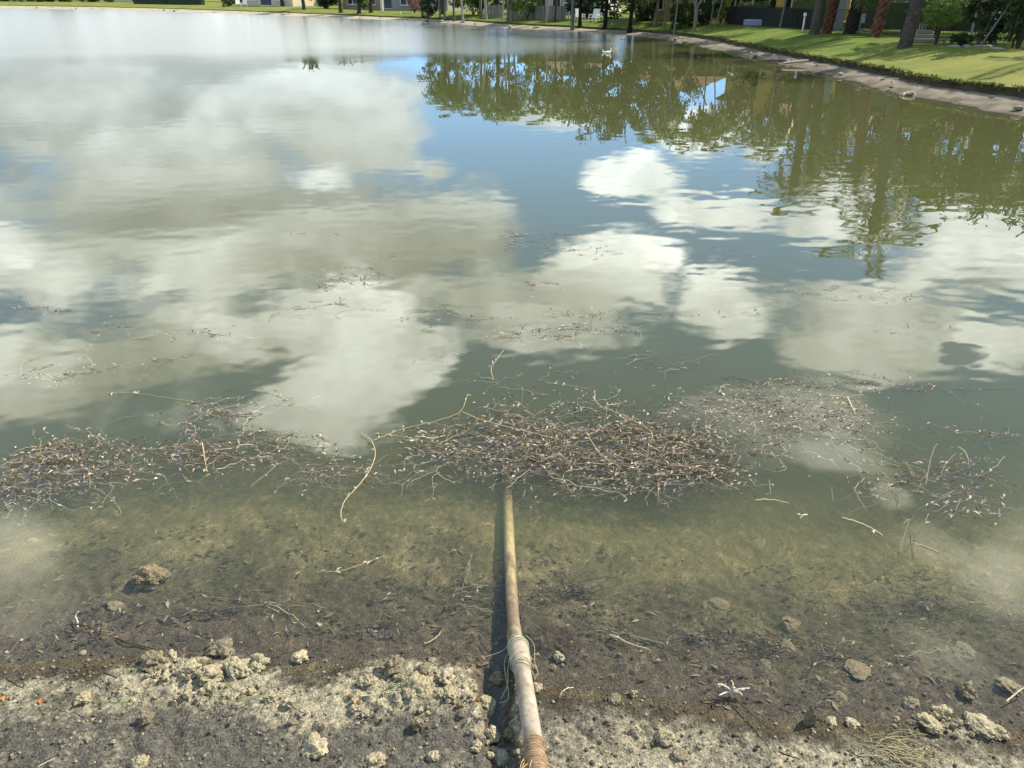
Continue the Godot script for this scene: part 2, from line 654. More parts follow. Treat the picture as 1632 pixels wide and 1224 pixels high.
func water() -> void:
	var b := MB.new()
	var cols := 620
	var rows := 640
	for r in rows:
		var d := 0.9 * pow(1.0081, r)
		for k in cols:
			var t := lerpf(-0.98, 0.98, float(k) / (cols - 1))
			var x := d * t * 1.25 + t * 2.0
			var z := -d
			b.v.append(Vector3(x, wave(x, z), z))
	grid(b, cols, rows)
	# a breeze ruffles the far left of the lake: ripples too fine to build are a rougher surface there
	var img := Image.create_empty(512, 512, false, Image.FORMAT_L8)
	for j in 512:
		for k in 512:
			var x := lerpf(-130.0, 60.0, k / 511.0)
			var z := -160.0 * j / 511.0
			var edge := noise.get_noise_2d(x * 0.1, z * 0.09 + 20.0) * 4.0
			var far := smoothstep(19.0 + 6.0 * smoothstep(-9.0, 1.0, x), 32.0, -z + edge) * (1.0 - smoothstep(2.0, 7.5, x + edge * 0.3 - (-z - 28.0) * 0.09))
			var v := 0.05 * smoothstep(5.0, 30.0, -z) + 0.8 * far
			img.set_pixel(k, j, Color(v, v, v))
	M.water.roughness_texture = ImageTexture.create_from_image(img)
	var uv := PackedVector2Array()
	uv.resize(b.v.size())
	for q in b.v.size():
		uv[q] = Vector2((b.v[q].x + 130.0) / 190.0, -b.v[q].z / 160.0)
	var a := []
	a.resize(Mesh.ARRAY_MAX)
	a[Mesh.ARRAY_VERTEX] = b.v
	a[Mesh.ARRAY_NORMAL] = b.n
	a[Mesh.ARRAY_TEX_UV] = uv
	a[Mesh.ARRAY_INDEX] = b.i
	var m := ArrayMesh.new()
	m.add_surface_from_arrays(Mesh.PRIMITIVE_TRIANGLES, a)
	var o := put("water", m, M.water)
	tag(o, "still green lake water mirroring clouds and trees", "", "", "structure")
	# silt hangs in the water, so things fade within a hand's depth
	var f := FogVolume.new()
	f.name = "water_silt"
	f.shape = RenderingServer.FOG_VOLUME_SHAPE_BOX
	f.size = Vector3(190, 1.4, 130)
	f.position = Vector3(-40, -0.704, -62)
	var fm := FogMaterial.new()
	fm.resource_name = "silt"
	fm.density = 3.3 / SCALE
	fm.albedo = Color(0.235, 0.258, 0.108).linear_to_srgb()
	f.material = fm
	f.set_meta("kind", "stuff")
	add_child(f)
	var g := MB.new()
	g.quad(Vector3(-135, -0.75, -3.2), Vector3(55, -0.75, -3.2), Vector3(55, -0.75, -127), Vector3(-135, -0.75, -127), Color.WHITE, Vector3.UP)
	var deep := put("deep_water", g.mesh(), M.murk)
	tag(deep, "cloudy olive depth of the lake below its surface", "", "", "structure")


# ---------------------------------------------------------------- far shore
# each: where the water ends, width of the sand, height of the sand, height of the lawn's edge, height of the lawn
var shore_pts := [[Vector3(38, 0, -2.4), 1.28, 0.16, 0.48, 0.8], [Vector3(24.8, 0, -7.4), 1.6, 0.192, 0.576, 0.96], [Vector3(17.9, 0, -14.1), 1.76, 0.208, 0.608, 0.96], [Vector3(14.279, 0, -22.492), 1.76, 0.208, 0.608, 0.96], [Vector3(13.801, 0, -25.091), 1.52, 0.208, 0.592, 0.96],
	[Vector3(13.1, 0, -27.784), 1.36, 0.192, 0.576, 0.96], [Vector3(12.968, 0, -31.298), 1.44, 0.176, 0.544, 0.928], [Vector3(12.723, 0, -36.927), 1.36, 0.16, 0.48, 0.88], [Vector3(12.261, 0, -42.399), 1.28, 0.16, 0.48, 0.8], [Vector3(11.113, 0, -54.307), 1.76, 0.16, 0.48, 0.8],
	[Vector3(9.704, 0, -60.619), 1.76, 0.16, 0.448, 0.72], [Vector3(8.268, 0, -63.906), 1.44, 0.16, 0.4, 0.64], [Vector3(4.335, 0, -69.542), 1.6, 0.16, 0.4, 0.64], [Vector3(-0.889, 0, -75.037), 1.92, 0.192, 0.4, 0.608], [Vector3(-7.483, 0, -85.841), 1.6, 0.192, 0.4, 0.576],
	[Vector3(-15.02, 0, -94.289), 1.6, 0.192, 0.4, 0.544], [Vector3(-34.213, 0, -111.818), 2.56, 0.224, 0.416, 0.544], [Vector3(-59.177, 0, -130.888), 3.52, 0.256, 0.448, 0.576], [Vector3(-86.974, 0, -145.402), 4.48, 0.288, 0.48, 0.576], [Vector3(-134.924, 0, -165.151), 4.48, 0.288, 0.48, 0.576]]
var shore := []


func build_shore() -> void:
	var m := shore_pts.size()
	for k in m - 1:
		var p0: Vector3 = shore_pts[maxi(k - 1, 0)][0]
		var p1: Vector3 = shore_pts[k][0]
		var p2: Vector3 = shore_pts[k + 1][0]
		var p3: Vector3 = shore_pts[mini(k + 2, m - 1)][0]
		var n := maxi(3, int(p1.distance_to(p2) / (0.32 if p1.z > -48.0 else 0.8)))
		for j in n:
			var t := float(j) / n
			var prof := []
			for q in range(1, 5):
				prof.append(lerpf(shore_pts[k][q], shore_pts[k + 1][q], t) * (0.8 if q == 3 else 1.0))
			shore.append({"p": p1.cubic_interpolate(p2, p0, p3, t), "f": prof})
	for k in shore.size():
		var a: Vector3 = shore[maxi(k - 4, 0)].p
		var b: Vector3 = shore[mini(k + 4, shore.size() - 1)].p
		var d := (b - a).normalized()
		shore[k]["n"] = Vector3(-d.z, 0, d.x) if Vector3(-d.z, 0, d.x).dot(Vector3(1, 0, -1)) > 0.0 else Vector3(d.z, 0, -d.x)


func lawn_h(x: float, z: float) -> float:
	var best := 1e9
	var at := 0
	for k in range(0, shore.size(), 3):
		var p: Vector3 = shore[k].p
		var d := (p.x - x) * (p.x - x) + (p.z - z) * (p.z - z)
		if d < best:
			best = d
			at = k
	var f: Array = shore[at].f
	return lerpf(f[2], f[3], smoothstep(0.0, 1.0, (sqrt(best) - f[0] - 0.1) / 4.2))


func on_lawn(p: Vector3) -> Vector3:
	return Vector3(p.x, lawn_h(p.x, p.z), p.z)


func shore_strip(cols: Array, color: Callable) -> ArrayMesh:
	# cols: offsets as callables of (profile, wobble) -> [offset, height]
	var b := MB.new()
	for s in shore:
		var p: Vector3 = s.p
		var w := noise.get_noise_2d(p.x * 0.9, p.z * 0.9)
		var w2 := noise.get_noise_2d(p.x * 3.2, p.z * 3.2 + 40.0)
		for k in cols.size():
			var oh: Vector2 = cols[k].call(s.f, w, w2)
			var q: Vector3 = p + s.n * oh.x
			var y := oh.y + 0.02 * noise.get_noise_2d(q.x * 3.0, q.z * 3.0) * (1.0 if oh.x > 0.2 else 0.0)
			b.v.append(Vector3(q.x, y, q.z))
			b.c.append(color.call(q, float(k) / (cols.size() - 1)))
	grid_up(b, cols.size(), shore.size())
	return b.mesh()


func grid_up(b: MB, w: int, rows: int) -> void:
	b.n.resize(b.v.size())
	for r in rows:
		for k in w:
			var dx := b.v[r * w + mini(k + 1, w - 1)] - b.v[r * w + maxi(k - 1, 0)]
			var dz := b.v[mini(r + 1, rows - 1) * w + k] - b.v[maxi(r - 1, 0) * w + k]
			var nn := dx.cross(dz).normalized()
			b.n[r * w + k] = nn if nn.y >= 0.0 else -nn
	for r in rows - 1:
		for k in w - 1:
			var p := r * w + k
			b.tri(p, p + w, p + w + 1)
			b.tri(p, p + w + 1, p + 1)


func far_shore() -> void:
	build_shore()
	var sand := []
	sand.append(func(_f, _w, _v): return Vector2(-3.0, -0.9))
	sand.append(func(_f, w, _v): return Vector2(-0.5 + w * 0.3, -0.12))
	sand.append(func(_f, w, v): return Vector2(w * 0.55 + v * 0.14, 0.003))
	for t in [0.15, 0.35, 0.6, 0.85, 1.0]:
		sand.append(func(f, w, v): return Vector2(lerpf(w * 0.55 + v * 0.14, f[0] + w * 0.4 + v * 0.2, t), f[1] * t + 0.02 * v * t))
	sand.append(func(f, w, v): return Vector2(f[0] + w * 0.4 + v * 0.2 + 0.5, f[1] - 0.02))
	var o := put("sandy_shore", shore_strip(sand, func(q, t):
		var n := noise.get_noise_2d(q.x * 1.1, q.z * 1.1 + 60.0)
		var pale := smoothstep(-40.0, -96.0, q.z)
		var c := Color(0.44, 0.41, 0.34).lerp(Color(0.8, 0.74, 0.56), pale)
		c = c.lerp(Color(0.17, 0.15, 0.115), (1.0 - pale) * smoothstep(0.75, 0.2, t + 0.5 * noise.get_noise_2d(q.x * 2.6, q.z * 2.6)) * 0.8)
		c = c.lerp(Color(0.15, 0.13, 0.095), smoothstep(-0.05, 0.5, n + 0.5 * noise.get_noise_2d(q.x * 7.0, q.z * 7.0)) * (0.7 - 0.5 * pale))
		return c.lerp(Color(0.07, 0.065, 0.045), 1.0 if t < 0.2 else 0.0)), M.sand)
	tag(o, "pale sandy strip between lake and lawn", "", "", "structure")
	var scarp := []
	scarp.append(func(f, w, v): return Vector2(f[0] + w * 0.4 + v * 0.2 - 0.05, f[1] - 0.03))
	scarp.append(func(f, w, v): return Vector2(f[0] + w * 0.4 + v * 0.28 + 0.02, lerpf(f[1], f[2], 0.45)))
	scarp.append(func(f, w, v): return Vector2(f[0] + w * 0.4 + v * 0.16 + 0.06, lerpf(f[1], f[2], 0.8)))
	scarp.append(func(f, w, v): return Vector2(f[0] + w * 0.4 + v * 0.2 + 0.16, f[2] + 0.01))
	o = put("earth_bank", shore_strip(scarp, func(q, t): return Color(0.17, 0.14, 0.095).lerp(Color(0.07, 0.08, 0.03), t) * (1.0 + 0.7 * noise.get_noise_2d(q.x * 6.0, q.z * 6.0))), M.soil)
	tag(o, "dark crumbling earth step under the edge of the lawn", "", "", "structure")
	var lawn := []
	lawn.append(func(f, w, v): return Vector2(f[0] + w * 0.4 + v * 0.2 + 0.06, f[2] - 0.02))
	for t in [0.13, 0.3, 0.6, 1.0, 1.5, 2.1, 2.8, 3.6, 4.4, 5.3, 7.0, 9.0, 13.0, 20.0, 40.0, 90.0, 260.0, 420.0]:
		lawn.append(func(f, w, v): return Vector2(f[0] + (w * 0.4 + v * 0.2) * (1.0 if t < 1.0 else 0.3) + t, lerpf(f[2], f[3], smoothstep(0.0, 1.0, (t - 0.1) / 4.2)) + 0.012))
	o = put("lawn", shore_strip(lawn, func(q, t):
		var n := noise.get_noise_2d(q.x * 0.35, q.z * 0.35 + 90.0) + 0.5 * noise.get_noise_2d(q.x * 1.7, q.z * 1.7 + 30.0)
		var lush := Color(0.17, 0.29, 0.05)
		var dry := Color(0.46, 0.47, 0.14)
		var near := smoothstep(-43.0, -27.0, q.z)
		var far := smoothstep(-80.0, -112.0, q.z)
		return lush.lerp(dry, clampf(0.22 + 0.5 * near + 0.35 * far + n * 0.5, 0.0, 1.0))), M.lawn)
	tag(o, "mown lawn running along the far bank up to the gardens", "", "", "structure")
	fringe()


func fringe() -> void:
	# grass blades hanging over the broken edge of the lawn, and mown blades along it
	var b := MB.new()
	for k in 5:
		var t := rng.randf_range(-0.3, 0.3)
		var base := Vector3(rng.randf_range(-0.03, 0.03), 0, rng.randf_range(-0.03, 0.03))
		var d := Vector3(t, 1, rng.randf_range(-0.3, 0.3)).normalized()
		var g := jitter(Color(0.10, 0.13, 0.035), 0.3)
		b.flat(base - Vector3(0.008, 0, 0), base + Vector3(0.008, 0, 0), base + d * 0.07 + Vector3(0, 0, 0.03), g)
		b.flat(base - Vector3(0, 0, 0.008), base + Vector3(0, 0, 0.008), base + d * 0.065 + Vector3(0.03, 0, 0), g)
	var tuft := b.mesh()
	var where := []
	var tint := []
	for k in shore.size() - 1:
		var s: Dictionary = shore[k]
		var p: Vector3 = s.p
		if p.z < -99.0:
			continue
		var near := p.z > -48.0
		for j in (44 if near else 14):
			var t := rng.randf()
			var q: Vector3 = p.lerp(shore[k + 1].p, t)
			var w := noise.get_noise_2d(p.x * 0.9, p.z * 0.9)
			var v := noise.get_noise_2d(p.x * 3.2, p.z * 3.2 + 40.0)
			var drop := rng.randf() < 0.72
			var off: float = s.f[0] + w * 0.4 + v * 0.2 + (rng.randf_range(0.0, 0.16) if drop else rng.randf_range(0.1, 0.9))
			var y: float = s.f[2] + (rng.randf_range(-0.14, 0.02) if drop else 0.0)
			q += s.n * off
			q.y = y
			var bs := Basis(Vector3.UP, rng.randf() * TAU)
			if drop:
				bs = Basis(Vector3.UP.cross(s.n).normalized(), rng.randf_range(-1.9, -0.4)) * bs
			var sc := rng.randf_range(0.5, 1.5) * (1.0 if drop else 0.45)
			where.append(Transform3D(bs.scaled(Vector3.ONE * sc), q))
			tint.append(jitter((Color(0.85, 0.75, 0.6) if rng.randf() < 0.6 else Color(1.7, 1.15, 1.3)) if drop else Color(1.6, 1.5, 1.3), 0.3))
	multi("edge_grass", tuft, M.leafy, where, tint, "ragged grass hanging over the broken edge of the lawn")


func multi(called: String, mesh: Mesh, m: Material, where: Array, tint: Array, label: String, parent: Node = null) -> MultiMeshInstance3D:
	var mm := MultiMesh.new()
	mm.transform_format = MultiMesh.TRANSFORM_3D
	mm.use_colors = true
	mm.mesh = mesh
	mm.instance_count = where.size()
	for k in where.size():
		mm.set_instance_transform(k, where[k])
		mm.set_instance_color(k, tint[k])
	var o := MultiMeshInstance3D.new()
	o.name = numbered(called) if parent == null else called
	o.multimesh = mm
	o.material_override = m
	o.set_meta("kind", "stuff")
	if label:
		o.set_meta("label", label)
	(self if parent == null else parent).add_child(o, true)
	return o

# ---------------------------------------------------------------- trees and palms
func crown_mesh(seed_: int, clumps: int, per: int, size: Vector3, leaf: float, tone: Color, hollow := 0.45) -> ArrayMesh:
	# leaf-sized faces in clumps through an uneven crown whose middle is at the origin
	rng.seed = seed_
	var b := MB.new()
	for k in clumps:
		var d := rdir()
		var lump := 0.8 + 0.4 * noise.get_noise_3d(d.x * 1.2 + seed_, d.y * 1.2, d.z * 1.2)
		var at := d * lump * pow(rng.randf_range(hollow, 1.0), 0.6) * size
		var tint := jitter(tone, 0.4)
		var spread := minf(size.x, size.z) * rng.randf_range(0.14, 0.26)
		for j in per:
			var q := at + rdir() * spread * pow(rng.randf(), 0.5) * Vector3(1, 0.75, 1)
			var dir := (rdir() + d * 0.5 + Vector3(0, -0.2, 0)).normalized()
			b.leaf(q, dir, (rdir() + Vector3.UP).normalized(), leaf * rng.randf_range(0.7, 1.3), leaf * rng.randf_range(0.4, 0.6), jitter(tint, 0.25))
	return b.mesh()


func trunk_mesh(pts: Array, r0: float, r1: float, col: Color, flare := 1.5, sides := 9) -> ArrayMesh:
	var b := MB.new()
	trunk_into(b, pts, r0, r1, col, flare, sides)
	return b.mesh()


func trunk_into(b: MB, pts: Array, r0: float, r1: float, col: Color, flare := 1.5, sides := 9) -> void:
	var fine := []
	var rad := []
	var n := pts.size() - 1
	for k in n * 6 + 1:
		var t := float(k) / (n * 6)
		var s := mini(int(t * n), n - 1)
		var u := t * n - s
		var a: Vector3 = pts[s]
		var c: Vector3 = pts[s + 1]
		fine.append(a.cubic_interpolate(c, pts[maxi(s - 1, 0)], pts[mini(s + 2, n)], u))
		rad.append(lerpf(r0, r1, t) * (1.0 + (flare - 1.0) * exp(-t * 14.0)) * (1.0 + 0.05 * sin(k * 2.3)))
	b.tube(fine, rad, sides, col)


func tree(at: Vector3, height: float, crown: ArrayMesh, crown_scale: Vector3, label: String, category: String, group := "", trunk_r := 0.14, bark := Color(0.12, 0.1, 0.075), lean := Vector3.ZERO, turn := 0.0, forks := 4) -> Node3D:
	var t := thing("tree", label, category, at, turn, group)
	t.scale = Vector3.ONE * SCALE
	var b := MB.new()
	var top := Vector3(0, height - crown_scale.y * 0.9, 0) + lean
	trunk_into(b, [Vector3(0, -0.15, 0), top * 0.5 + Vector3(0.06, 0, 0.03), top], trunk_r, trunk_r * 0.6, bark)
	for k in forks:
		var a := TAU * k / forks + turn
		var e := top + Vector3(cos(a) * crown_scale.x * 0.55, crown_scale.y * 0.75, sin(a) * crown_scale.z * 0.55)
		trunk_into(b, [top * 0.8, top.lerp(e, 0.5) + Vector3(0, 0.1, 0), e], trunk_r * 0.55, trunk_r * 0.18, bark, 1.0, 6)
	put("trunk", b.mesh(), M.bark, t)
	var c := put("crown", crown, M.leafy, t)
	c.position = Vector3(0, height - crown_scale.y, 0) + lean
	c.scale = crown_scale
	return t


func frond_mesh(length: float, droop: float, leaflet: float, pairs: int, tone: Color, seed_: int) -> ArrayMesh:
	rng.seed = seed_
	var b := MB.new()
	var pts := []
	for k in 9:
		var t := k / 8.0
		pts.append(Vector3(0, length * (0.35 * t - droop * t * t), length * (t - 0.18 * droop * t * t * t)))
	b.tube(pts, [0.03, 0.028, 0.024, 0.02, 0.017, 0.014, 0.011, 0.008, 0.005], 4, tone * 1.3)
	for k in pairs:
		var t := 0.12 + 0.86 * float(k) / pairs
		var s := mini(int(t * 8.0), 7)
		var p: Vector3 = pts[s].lerp(pts[s + 1], t * 8.0 - s)
		var along: Vector3 = (pts[s + 1] - pts[s]).normalized()
		for side in [-1.0, 1.0]:
			var d := (Vector3(side, rng.randf_range(-0.45, 0.1), 0) + along * 0.75).normalized()
			b.leaf(p, d, Vector3.UP, leaflet * (0.5 + 1.1 * sin(PI * clampf(t * 0.9 + 0.08, 0, 1))) * rng.randf_range(0.85, 1.1), 0.05, jitter(tone, 0.3), 0.1)
	return b.mesh()


func boot_trunk(pts: Array, r0: float, r1: float, lo: Color, hi: Color, seed_: int, depth: float) -> ArrayMesh:
	# trunk ringed by the spiral stubs of cut fronds
	var b := MB.new()
	var fine := []
	var n := pts.size() - 1
	var rows := 110
	var sides := 20
	for k in rows + 1:
		var t := float(k) / rows
		var s := mini(int(t * n), n - 1)
		var a: Vector3 = pts[s]
		fine.append(a.cubic_interpolate(pts[s + 1], pts[maxi(s - 1, 0)], pts[mini(s + 2, n)], t * n - s))
	for k in rows + 1:
		var t := float(k) / rows
		var r := lerpf(r0, r1, t) * (1.0 + 0.22 * exp(-t * 22.0))
		for q in sides:
			var a := TAU * q / sides
			var y: float = fine[k].y
			var wob := 0.22 * noise.get_noise_3d(a * 1.3, y * 2.2, seed_ + 4.0)
			var f := absf(fposmod(a / TAU * 5.0 + y * 4.2 + wob, 1.0) - 0.5) * 2.0
			var g := absf(fposmod(a / TAU * 5.0 - y * 3.1 + 0.2, 1.0) - 0.5) * 2.0
			var m := f * 0.75 + g * 0.25
			var nn := Vector3(cos(a), 0, sin(a))
			b.vert(fine[k] + nn * r * (1.0 + depth * (m - 0.4)), nn, lo.lerp(hi, clampf(m * (1.3 if depth > 0.1 else 0.5) - 0.1 + noise.get_noise_3d(a * 2.0, y * 5.0, seed_) * 0.7 + (0.0 if depth > 0.1 else 0.25 * sin(y * 60.0 + 2.0 * noise.get_noise_2d(a, y))), 0, 1)))
	for k in rows:
		for q in sides:
			var p := k * sides + q
			var p2 := k * sides + (q + 1) % sides
			b.tri(p, p2, p2 + sides)
			b.tri(p, p2 + sides, p + sides)
	return smooth(b)


func smooth(b: MB) -> ArrayMesh:
	var acc := PackedVector3Array()
	acc.resize(b.v.size())
	for k in range(0, b.i.size(), 3):
		var p := b.i[k]
		var q := b.i[k + 1]
		var r := b.i[k + 2]
		var g := (b.v[r] - b.v[p]).cross(b.v[q] - b.v[p])
		acc[p] += g
		acc[q] += g
		acc[r] += g
	for k in acc.size():
		b.n[k] = acc[k].normalized()
	return b.mesh()


func palm(called: String, at: Vector3, top: Vector3, trunk: ArrayMesh, trunk_mat: Material, fronds: Array, count: int, label: String, group: String, hang := 0.35, turn := 0.0, size := 1.0) -> Node3D:
	var t := thing(called, label, "palm tree", at, 0.0, group)
	t.scale = Vector3.ONE * SCALE
	put("trunk", trunk, trunk_mat, t)
	for k in count:
		var f := put("frond", fronds[k % fronds.size()], M.leafy, t)
		var el := lerpf(1.2, -hang * 2.2, pow(float(k) / count, 0.8)) + rng.randf_range(-0.12, 0.12)
		f.position = top
		f.basis = (Basis(Vector3.UP, turn + k * 2.39996 + rng.randf_range(-0.2, 0.2)) * Basis(Vector3.RIGHT, -el + 0.3)).scaled(Vector3.ONE * size * rng.randf_range(0.85, 1.1))
	return t


func shrub(called: String, at: Vector3, crown: ArrayMesh, size: Vector3, label: String, category: String, group := "", turn := 0.0, stem := 0.0, stem_r := 0.05) -> Node3D:
	var t := thing(called, label, category, at, turn, group)
	t.scale = Vector3.ONE * SCALE
	var b := MB.new()
	for k in 3:
		var a := TAU * k / 3.0
		trunk_into(b, [Vector3(0, -0.1, 0), Vector3(cos(a) * 0.03, stem * 0.5 + 0.1, sin(a) * 0.03), Vector3(cos(a) * size.x * 0.35, stem + size.y * 0.9, sin(a) * size.z * 0.35)], stem_r, stem_r * 0.4, Color(0.11, 0.085, 0.06), 1.2, 6)
	put("stem", b.mesh(), M.bark, t)
	var c := put("foliage", crown, M.leafy, t)
	c.position = Vector3(0, stem + size.y * 0.9, 0)
	c.scale = size
	return t


func hedge(called: String, a: Vector3, z: Vector3, height: float, depth: float, tone: Color, label: String, seed_: int, leaf := 0.16, density := 130.0) -> void:
	rng.seed = seed_
	var b := MB.new()
	var along := z - a
	var n := int(along.length() * density * height * 0.5)
	var side := along.cross(Vector3.UP).normalized()
	for k in n:
		var t := rng.randf()
		var y := pow(rng.randf(), 0.7) * height
		var w := rng.randf_range(-0.5, 0.5) * depth
		if rng.randf() < 0.45:
			y = height * (0.93 + 0.09 * noise.get_noise_2d(t * along.length() * 1.5, seed_)) + rng.randf_range(-0.06, 0.08)
		elif rng.randf() < 0.7:
			w = signf(w) * depth * 0.5 + rng.randf_range(-0.06, 0.06)
		b.leaf(a + along * t + side * w + Vector3(0, y, 0) - a, rdir(), rdir(), leaf * rng.randf_range(0.7, 1.3), leaf * 0.55, jitter(tone, 0.4))
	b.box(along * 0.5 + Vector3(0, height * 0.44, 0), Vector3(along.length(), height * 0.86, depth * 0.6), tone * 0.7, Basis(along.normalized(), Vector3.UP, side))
	var o := thing(called, label, "hedge", a)
	put("foliage", b.mesh(), M.leafy, o)


# ---------------------------------------------------------------- buildings
func house(at: Vector3, turn: float, size: Vector3, wall: Color, roof: Color, openings: Array, label: String, eave := 0.6) -> Node3D:
	# at: middle of the front wall's foot; the front looks along local +z; openings: x, sill, width, height, kind
	var t := thing("house", label, "house", at, turn)
	var b := MB.new()
	# front wall is cut round its openings: columns of wall between sorted openings
	var w := size.x
	var x := -w / 2
	var h := size.y
	for o in openings:
		var x0: float = o[0] - o[2] / 2
		var x1: float = o[0] + o[2] / 2
		b.box(Vector3((x + x0) / 2, h / 2 - 0.2, -0.1), Vector3(x0 - x, h + 0.4, 0.2), wall)
		if o[1] > 0.02:
			b.box(Vector3(o[0], o[1] / 2 - 0.2, -0.1), Vector3(o[2], o[1] + 0.4, 0.2), wall)
		var head: float = o[1] + o[3]
		b.box(Vector3(o[0], (head + h) / 2, -0.1), Vector3(o[2], h - head, 0.2), wall)
		x = x1
	b.box(Vector3((x + w / 2) / 2, h / 2 - 0.2, -0.1), Vector3(w / 2 - x, h + 0.4, 0.2), wall)
	b.box(Vector3(-w / 2 + 0.1, h / 2 - 0.2, -size.z / 2 - 0.1), Vector3(0.2, h + 0.4, size.z - 0.2), wall)
	b.box(Vector3(w / 2 - 0.1, h / 2 - 0.2, -size.z / 2 - 0.1), Vector3(0.2, h + 0.4, size.z - 0.2), wall)
	b.box(Vector3(0, h / 2 - 0.2, -size.z - 0.1), Vector3(w, h + 0.4, 0.2), wall)
	put("wall", b.mesh(), M.wall, t)
	for o in openings:
		var kind: String = o[4]
		var f := MB.new()
		var ow: float = o[2]
		var oh: float = o[3]
		for s in [-1.0, 1.0]:
			f.box(Vector3(s * (ow / 2 - 0.04), oh / 2, 0), Vector3(0.08, oh, 0.1), Color.WHITE)
		f.box(Vector3(0, oh - 0.04, 0), Vector3(ow - 0.16, 0.08, 0.1), Color.WHITE)
		f.box(Vector3(0, 0.04, 0), Vector3(ow - 0.16, 0.08, 0.1), Color.WHITE)
		if kind == "window" and ow > 1.2:
			f.box(Vector3(0, oh / 2, 0), Vector3(0.07, oh - 0.16, 0.09), Color.WHITE)
		var fr := put("door" if kind == "door" else "window", f.mesh(), M.white_paint, t)
		fr.position = Vector3(o[0], o[1], -0.08)
		var g := MB.new()
		g.box(Vector3(0, oh / 2, -0.02), Vector3(ow - 0.14, oh - 0.14, 0.02), Color.WHITE)
		put("pane", g.mesh(), M.dark_glass, fr)
		if kind == "window":
			var sl := MB.new()
			sl.box(Vector3(0, -0.05, 0.11), Vector3(ow + 0.2, 0.08, 0.14), wall * 1.15)
			put("sill", sl.mesh(), M.wall, fr)
	var r := MB.new()
	var ex := w / 2 + eave
	var z0 := eave
	var z1 := -size.z - eave
	var rise := size.z * 0.24
	var m := size.z / 2 + eave
	var k0 := Vector3(-ex, h, z0)
	var k1 := Vector3(ex, h, z0)
	var k2 := Vector3(ex, h, z1)
	var k3 := Vector3(-ex, h, z1)
	var p0 := Vector3(-ex + m * 0.9, h + rise, -size.z / 2)
	var p1 := Vector3(ex - m * 0.9, h + rise, -size.z / 2)
	r.quad(k0, k1, p1, p0, roof, Vector3(0, 1, 1))
	r.quad(k2, k3, p0, p1, roof, Vector3(0, 1, -1))
	r.flat(k1, k2, p1, roof)
	r.flat(k3, k0, p0, roof)
	r.box(Vector3(0, h - 0.08, -size.z / 2), Vector3(2 * ex, 0.14, size.z + 2 * eave), roof * 0.8)
	put("roof", r.mesh(), M.rooftile, t)
	return t


func railing_fence(pts: Array, height: float, step: float, label: String) -> void:
	# black metal garden fence: posts, two rails a bay, pickets
	var t := thing("garden_fence", label, "fence", pts[0])
	var bar := MB.new()
	bar.box(Vector3(0, 0, 0), Vector3(0.018, height - 0.1, 0.018), Color.WHITE)
	var picket := bar.mesh()
	var pb := MB.new()
	pb.box(Vector3(0, height / 2, 0), Vector3(0.06, height + 0.1, 0.06), Color.WHITE, Basis(), 0.008)
	var post := pb.mesh()
	for k in pts.size() - 1:
		var a: Vector3 = pts[k] - pts[0]
		var z: Vector3 = pts[k + 1] - pts[0]
		var d := z - a
		var n := maxi(1, int(round(d.length() / 2.4)))
		var turn := Basis(Vector3.UP, atan2(-d.z, d.x))
		for j in n:
			var p := a + d * (float(j) / n)
			var q := a + d * (float(j + 1) / n)
			var o := put("post", post, M.metal_black, t)
			o.position = p - Vector3(0, 0.05, 0)
			o.basis = turn
			for y in [0.12, height - 0.06]:
				var r := MB.new()
				r.box(Vector3.ZERO, Vector3(p.distance_to(q) - 0.06, 0.035, 0.03), Color.WHITE)
				var ro := put("rail", r.mesh(), M.metal_black, t)
				ro.position = (p + q) / 2 + Vector3(0, y, 0)
				ro.basis = turn
			var m := int(p.distance_to(q) / step)
			for s in m:
				var po := put("picket", picket, M.metal_black, t)
				po.position = p.lerp(q, (s + 0.5) / m) + Vector3(0, height / 2 + 0.03, 0)
				po.basis = turn


func board_fence(a: Vector3, z: Vector3, height: float, tone: Color, label: String, seed_: int) -> void:
	rng.seed = seed_
	var t := thing("board_fence", label, "fence", a)
	var d := z - a
	var n := int(d.length() / 0.19)
	var turn := Basis(Vector3.UP, atan2(-d.z, d.x))
	var kinds := []
	for k in 4:
		var b := MB.new()
		b.box(Vector3(0, height / 2, 0), Vector3(0.17, height * rng.randf_range(0.985, 1.015), 0.022), jitter(tone, 0.2), Basis(), 0.004)
		kinds.append(b.mesh())
	for k in n:
		var o := put("board", kinds[rng.randi() % 4], M.wood, t)
		o.position = d * ((k + 0.5) / n)
		o.basis = turn * Basis(Vector3.FORWARD, rng.randf_range(-0.008, 0.008))
	for y in [0.35, height - 0.3]:
		var b := MB.new()
		b.box(Vector3.ZERO, Vector3(d.length(), 0.09, 0.04), tone * 0.8)
		var o := put("rail", b.mesh(), M.wood, t)
		o.position = d * 0.5 + Vector3(0, y, 0) + turn * Vector3(0, 0, -0.035)
		o.basis = turn


